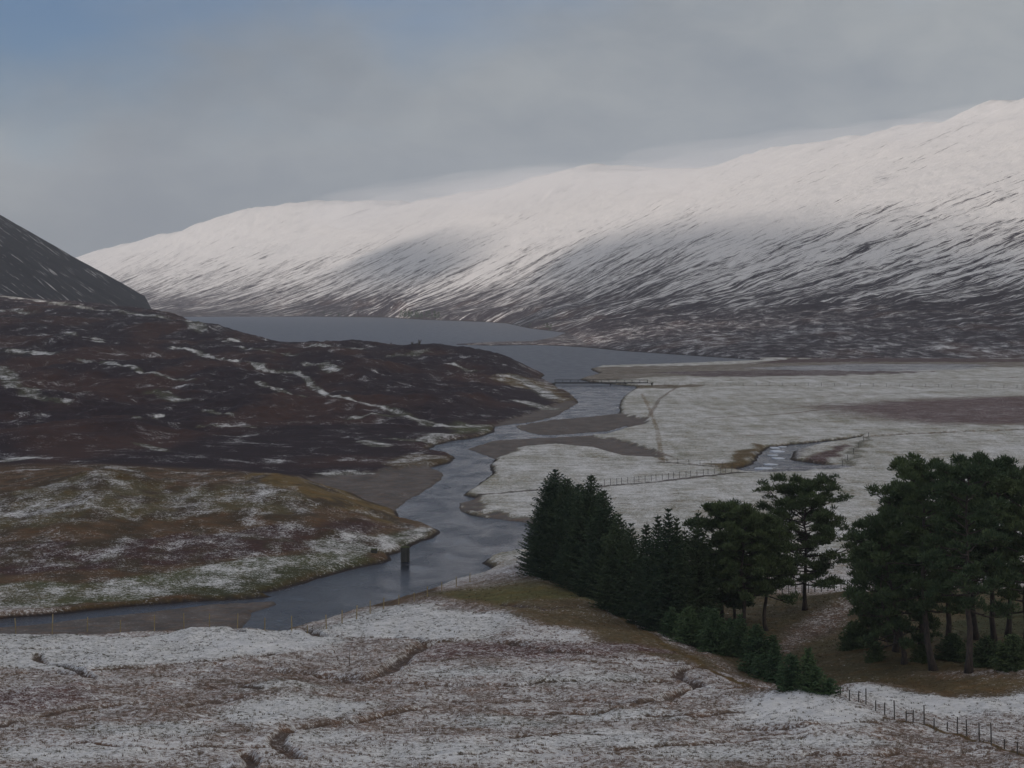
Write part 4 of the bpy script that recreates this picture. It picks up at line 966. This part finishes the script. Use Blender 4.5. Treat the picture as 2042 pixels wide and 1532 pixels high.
# ------------------------------------------------------------------ sun, sky, clouds, haze
SUN_EL, SUN_DIR = radians(17), np.array([-.95, -.31])
SUN_DIR = SUN_DIR / np.linalg.norm(SUN_DIR)
sdir = np.array([SUN_DIR[0] * cos(SUN_EL), SUN_DIR[1] * cos(SUN_EL), sin(SUN_EL)])
sun = bpy.data.lights.new('sun', 'SUN'); sun.energy = 3.0; sun.angle = radians(2.2); sun.color = (1.0, .87, .77)
so = bpy.data.objects.new('sun', sun); COL.objects.link(so)
from mathutils import Vector
so.rotation_euler = Vector(-sdir).to_track_quat('-Z', 'Y').to_euler()
so.location = (-50, -50, 400)

W = bpy.data.worlds.new('World'); S.world = W; W.use_nodes = True
nt = W.node_tree; nt.nodes.clear(); k = NB(nt)
out = k.n('ShaderNodeOutputWorld'); bg = k.n('ShaderNodeBackground'); nt.links.new(bg.outputs[0], out.inputs[0])
sky = k.n('ShaderNodeTexSky', sky_type='NISHITA'); sky.sun_disc = False; sky.sun_elevation = SUN_EL; sky.ozone_density = 4.0; sky.dust_density = .4; sky.altitude = 400
sky.sun_rotation = math.atan2(SUN_DIR[0], SUN_DIR[1]) % (2 * pi)
bg.inputs['Strength'].default_value = .10
dirv = k.n('ShaderNodeTexCoord').outputs['Generated']
sep = k.n('ShaderNodeSeparateXYZ'); k.put(sep.inputs[0], dirv)
el = sep.outputs['Z']
stretch = k.mapping(dirv, (1, 1, 2.2))
c1 = k.noise(stretch, 3.2, 5, .55, .4)
c2 = k.noise(stretch, 11, 4, .5, .3)
# the break in the cloud: high on the left of the view
gap = k.math('ADD', k.math('MULTIPLY', k.math('ADD', sep.outputs['X'], .085), -1.6), k.math('MULTIPLY', k.math('SUBTRACT', el, .098), 7.0))
gap = k.math('ADD', gap, k.math('MULTIPLY', k.math('SUBTRACT', c2, .5), .9))
gap = k.math('SUBTRACT', gap, k.rng(el, .16, .30, 0, 4.0))
cov = k.rng(gap, -.20, .42, 1.0, .22)
base = k.mix(k.rng(el, .02, .9), (2.85, 3.15, 3.42, 1), (10.2, 9.7, 9.1, 1))
c3 = k.noise(stretch, 34, 5, .62, .5)
cl = k.mix(k.rng(k.math('ADD', k.math('MULTIPLY', c1, .55), k.math('ADD', k.math('MULTIPLY', c2, .28), k.math('MULTIPLY', c3, .17))), .36, .64), k.mix(1, base, (.74, .78, .84, 1), 'MULTIPLY'), k.mix(1, base, (1.20, 1.17, 1.12, 1), 'MULTIPLY'))
# slate-blue deck added ahead, unseen above the view, to darken the water's reflections
deck = k.math('MULTIPLY', k.rng(el, .118, .19), k.math('MULTIPLY', k.rng(el, .62, .40), k.rng(sep.outputs['Y'], .35, .7)))
lft = k.math('MULTIPLY', k.rng(sep.outputs['X'], -.02, -.24), k.rng(k.math('ADD', el, k.math('MULTIPLY', k.math('SUBTRACT', c2, .5), .05)), .075, .02))
cl = k.mix(k.math('MULTIPLY', lft, .6), cl, (1.6, 1.85, 2.15, 1))
cl = k.mix(k.math('MULTIPLY', deck, .85), cl, (.68, .90, 1.48, 1))
k.put(bg.inputs['Color'], k.mix(cov, k.mix(1, sky.outputs[0], (.48, .62, .84, 1), 'MULTIPLY'), cl))

# unseen clouds added off to the left, blocking sun from valley floor and slopes
def cloud(name, label, centre, rx, ry, rz, seed, thin=0.0):
    n, mseg = 64, 96
    th = np.linspace(0, pi, n)[:, None]; ph = np.linspace(0, 2 * pi, mseg, endpoint=False)[None]
    x = np.sin(th) * np.cos(ph); y = np.sin(th) * np.sin(ph); zc = np.cos(th) + 0 * ph
    b = 1 + .22 * fbm(x * 2.2 + 5, y * 2.2 + zc, seed, 4) + .08 * fbm(x * 9, y * 9 + zc * 3, seed + 9, 3)
    v = np.stack([x * b * rx, y * b * ry, zc * b * rz], 2).reshape(-1, 3) + centre
    q = []
    for i in range(n - 1):
        for j in range(mseg):
            q.append((i * mseg + j, i * mseg + (j + 1) % mseg, (i + 1) * mseg + (j + 1) % mseg, (i + 1) * mseg + j))
    mt_, nt_, b_, o_ = new_mat('cloud'); b_.inputs['Base Color'].default_value = (.9, .9, .92, 1); b_.inputs['Roughness'].default_value = 1; b_.inputs['Alpha'].default_value = 1 - thin
    add(name, make_mesh(name, v, np.array(q), mt_), None, kind='stuff', label=label, category='cloud')
tgt = np.array([-60.0, 560.0, 0.0])
cloud('cloud', 'unseen bank of low cloud added far to the left to shade the valley floor', tgt + sdir / sdir[2] * 760, 1150, 900, 110, 7)
cloud('cloud', 'unseen small puff of cloud added far to the left to shade a patch of the mountain', np.array([-250.0, 3930, 110]) + sdir / sdir[2] * 700, 140, 330, 40, 9, .25)  # added out of view to drop a shadow patch on the far slope

cloud('cloud', 'unseen long ragged cloud added far to the left to shade the lower mountain side', np.array([250.0, 2350, 40]) + sdir / sdir[2] * 660, 270, 1050, 40, 15, .42)  # added out of view as a partial sun blocker for the lower slopes
M_MIST = bpy.data.materials.new('mist'); M_MIST.use_nodes = True; _n = M_MIST.node_tree; _n.nodes.clear()
_o = _n.nodes.new('ShaderNodeOutputMaterial'); _p = _n.nodes.new('ShaderNodeVolumePrincipled'); _p.inputs['Color'].default_value = (.99, .99, 1, 1); _p.inputs['Density'].default_value = .0007; _p.inputs['Anisotropy'].default_value = .1
_n.links.new(_p.outputs[0], _o.inputs['Volume'])
def mist(along, up, z, ra, ru, rz, seed, label):
    c = F0 + FD * along + UP * (WID + up)
    n, mseg = 40, 56
    th = np.linspace(0, pi, n)[:, None]; ph = np.linspace(0, 2 * pi, mseg, endpoint=False)[None]
    x = np.sin(th) * np.cos(ph); y = np.sin(th) * np.sin(ph); zc = np.cos(th) + 0 * ph
    b = 1 + .28 * fbm(x * 2.4 + seed, y * 2 + zc * 1.5, seed, 3)
    A = x * b * ra; U = y * b * ru
    v = np.stack([c[0] + FD[0] * A + UP[0] * U, c[1] + FD[1] * A + UP[1] * U, z + zc * b * rz], 2).reshape(-1, 3)
    q = [(i * mseg + j, i * mseg + (j + 1) % mseg, (i + 1) * mseg + (j + 1) % mseg, (i + 1) * mseg + j) for i in range(n - 1) for j in range(mseg)]
    add('mist', make_mesh('mist', v, np.array(q), M_MIST), None, kind='stuff', label=label, category='mist')
mist(2900, 60, 195, 900, 330, 62, 61, 'mist over the left part of the snowy crest')
mist(2350, 20, 200, 420, 300, 50, 62, 'mist over the dip of the snowy crest')
mist(1650, 60, 204, 600, 320, 58, 63, 'mist over the middle of the snowy crest')
mist(900, 60, 212, 620, 300, 52, 64, 'mist over the right part of the snowy crest')
def haze(density):
    m_ = bpy.data.materials.new('haze'); m_.use_nodes = True; nt = m_.node_tree; nt.nodes.clear()
    o_ = nt.nodes.new('ShaderNodeOutputMaterial'); p = nt.nodes.new('ShaderNodeVolumePrincipled')
    p.inputs['Color'].default_value = (.88, .93, 1.0, 1); p.inputs['Density'].default_value = density; p.inputs['Anisotropy'].default_value = .1
    nt.links.new(p.outputs[0], o_.inputs['Volume'])
    x0, x1, y0, y1, z0, z1 = -5200, 7200, -300, 7900, -9, 470
    me = bpy.data.meshes.new('haze')
    me.from_pydata([(x, y, z) for z in (z0, z1) for y in (y0, y1) for x in (x0, x1)], [], [(0, 2, 3, 1), (4, 5, 7, 6), (0, 1, 5, 4), (2, 6, 7, 3), (0, 4, 6, 2), (1, 3, 7, 5)])
    me.materials.append(m_)
    add('haze', me, None, kind='stuff', label='thin cold haze filling the valley', category='haze')
haze(.00007)
print('verts', len(X), 'zmax', Z.max(), 'zmin', Z.min())
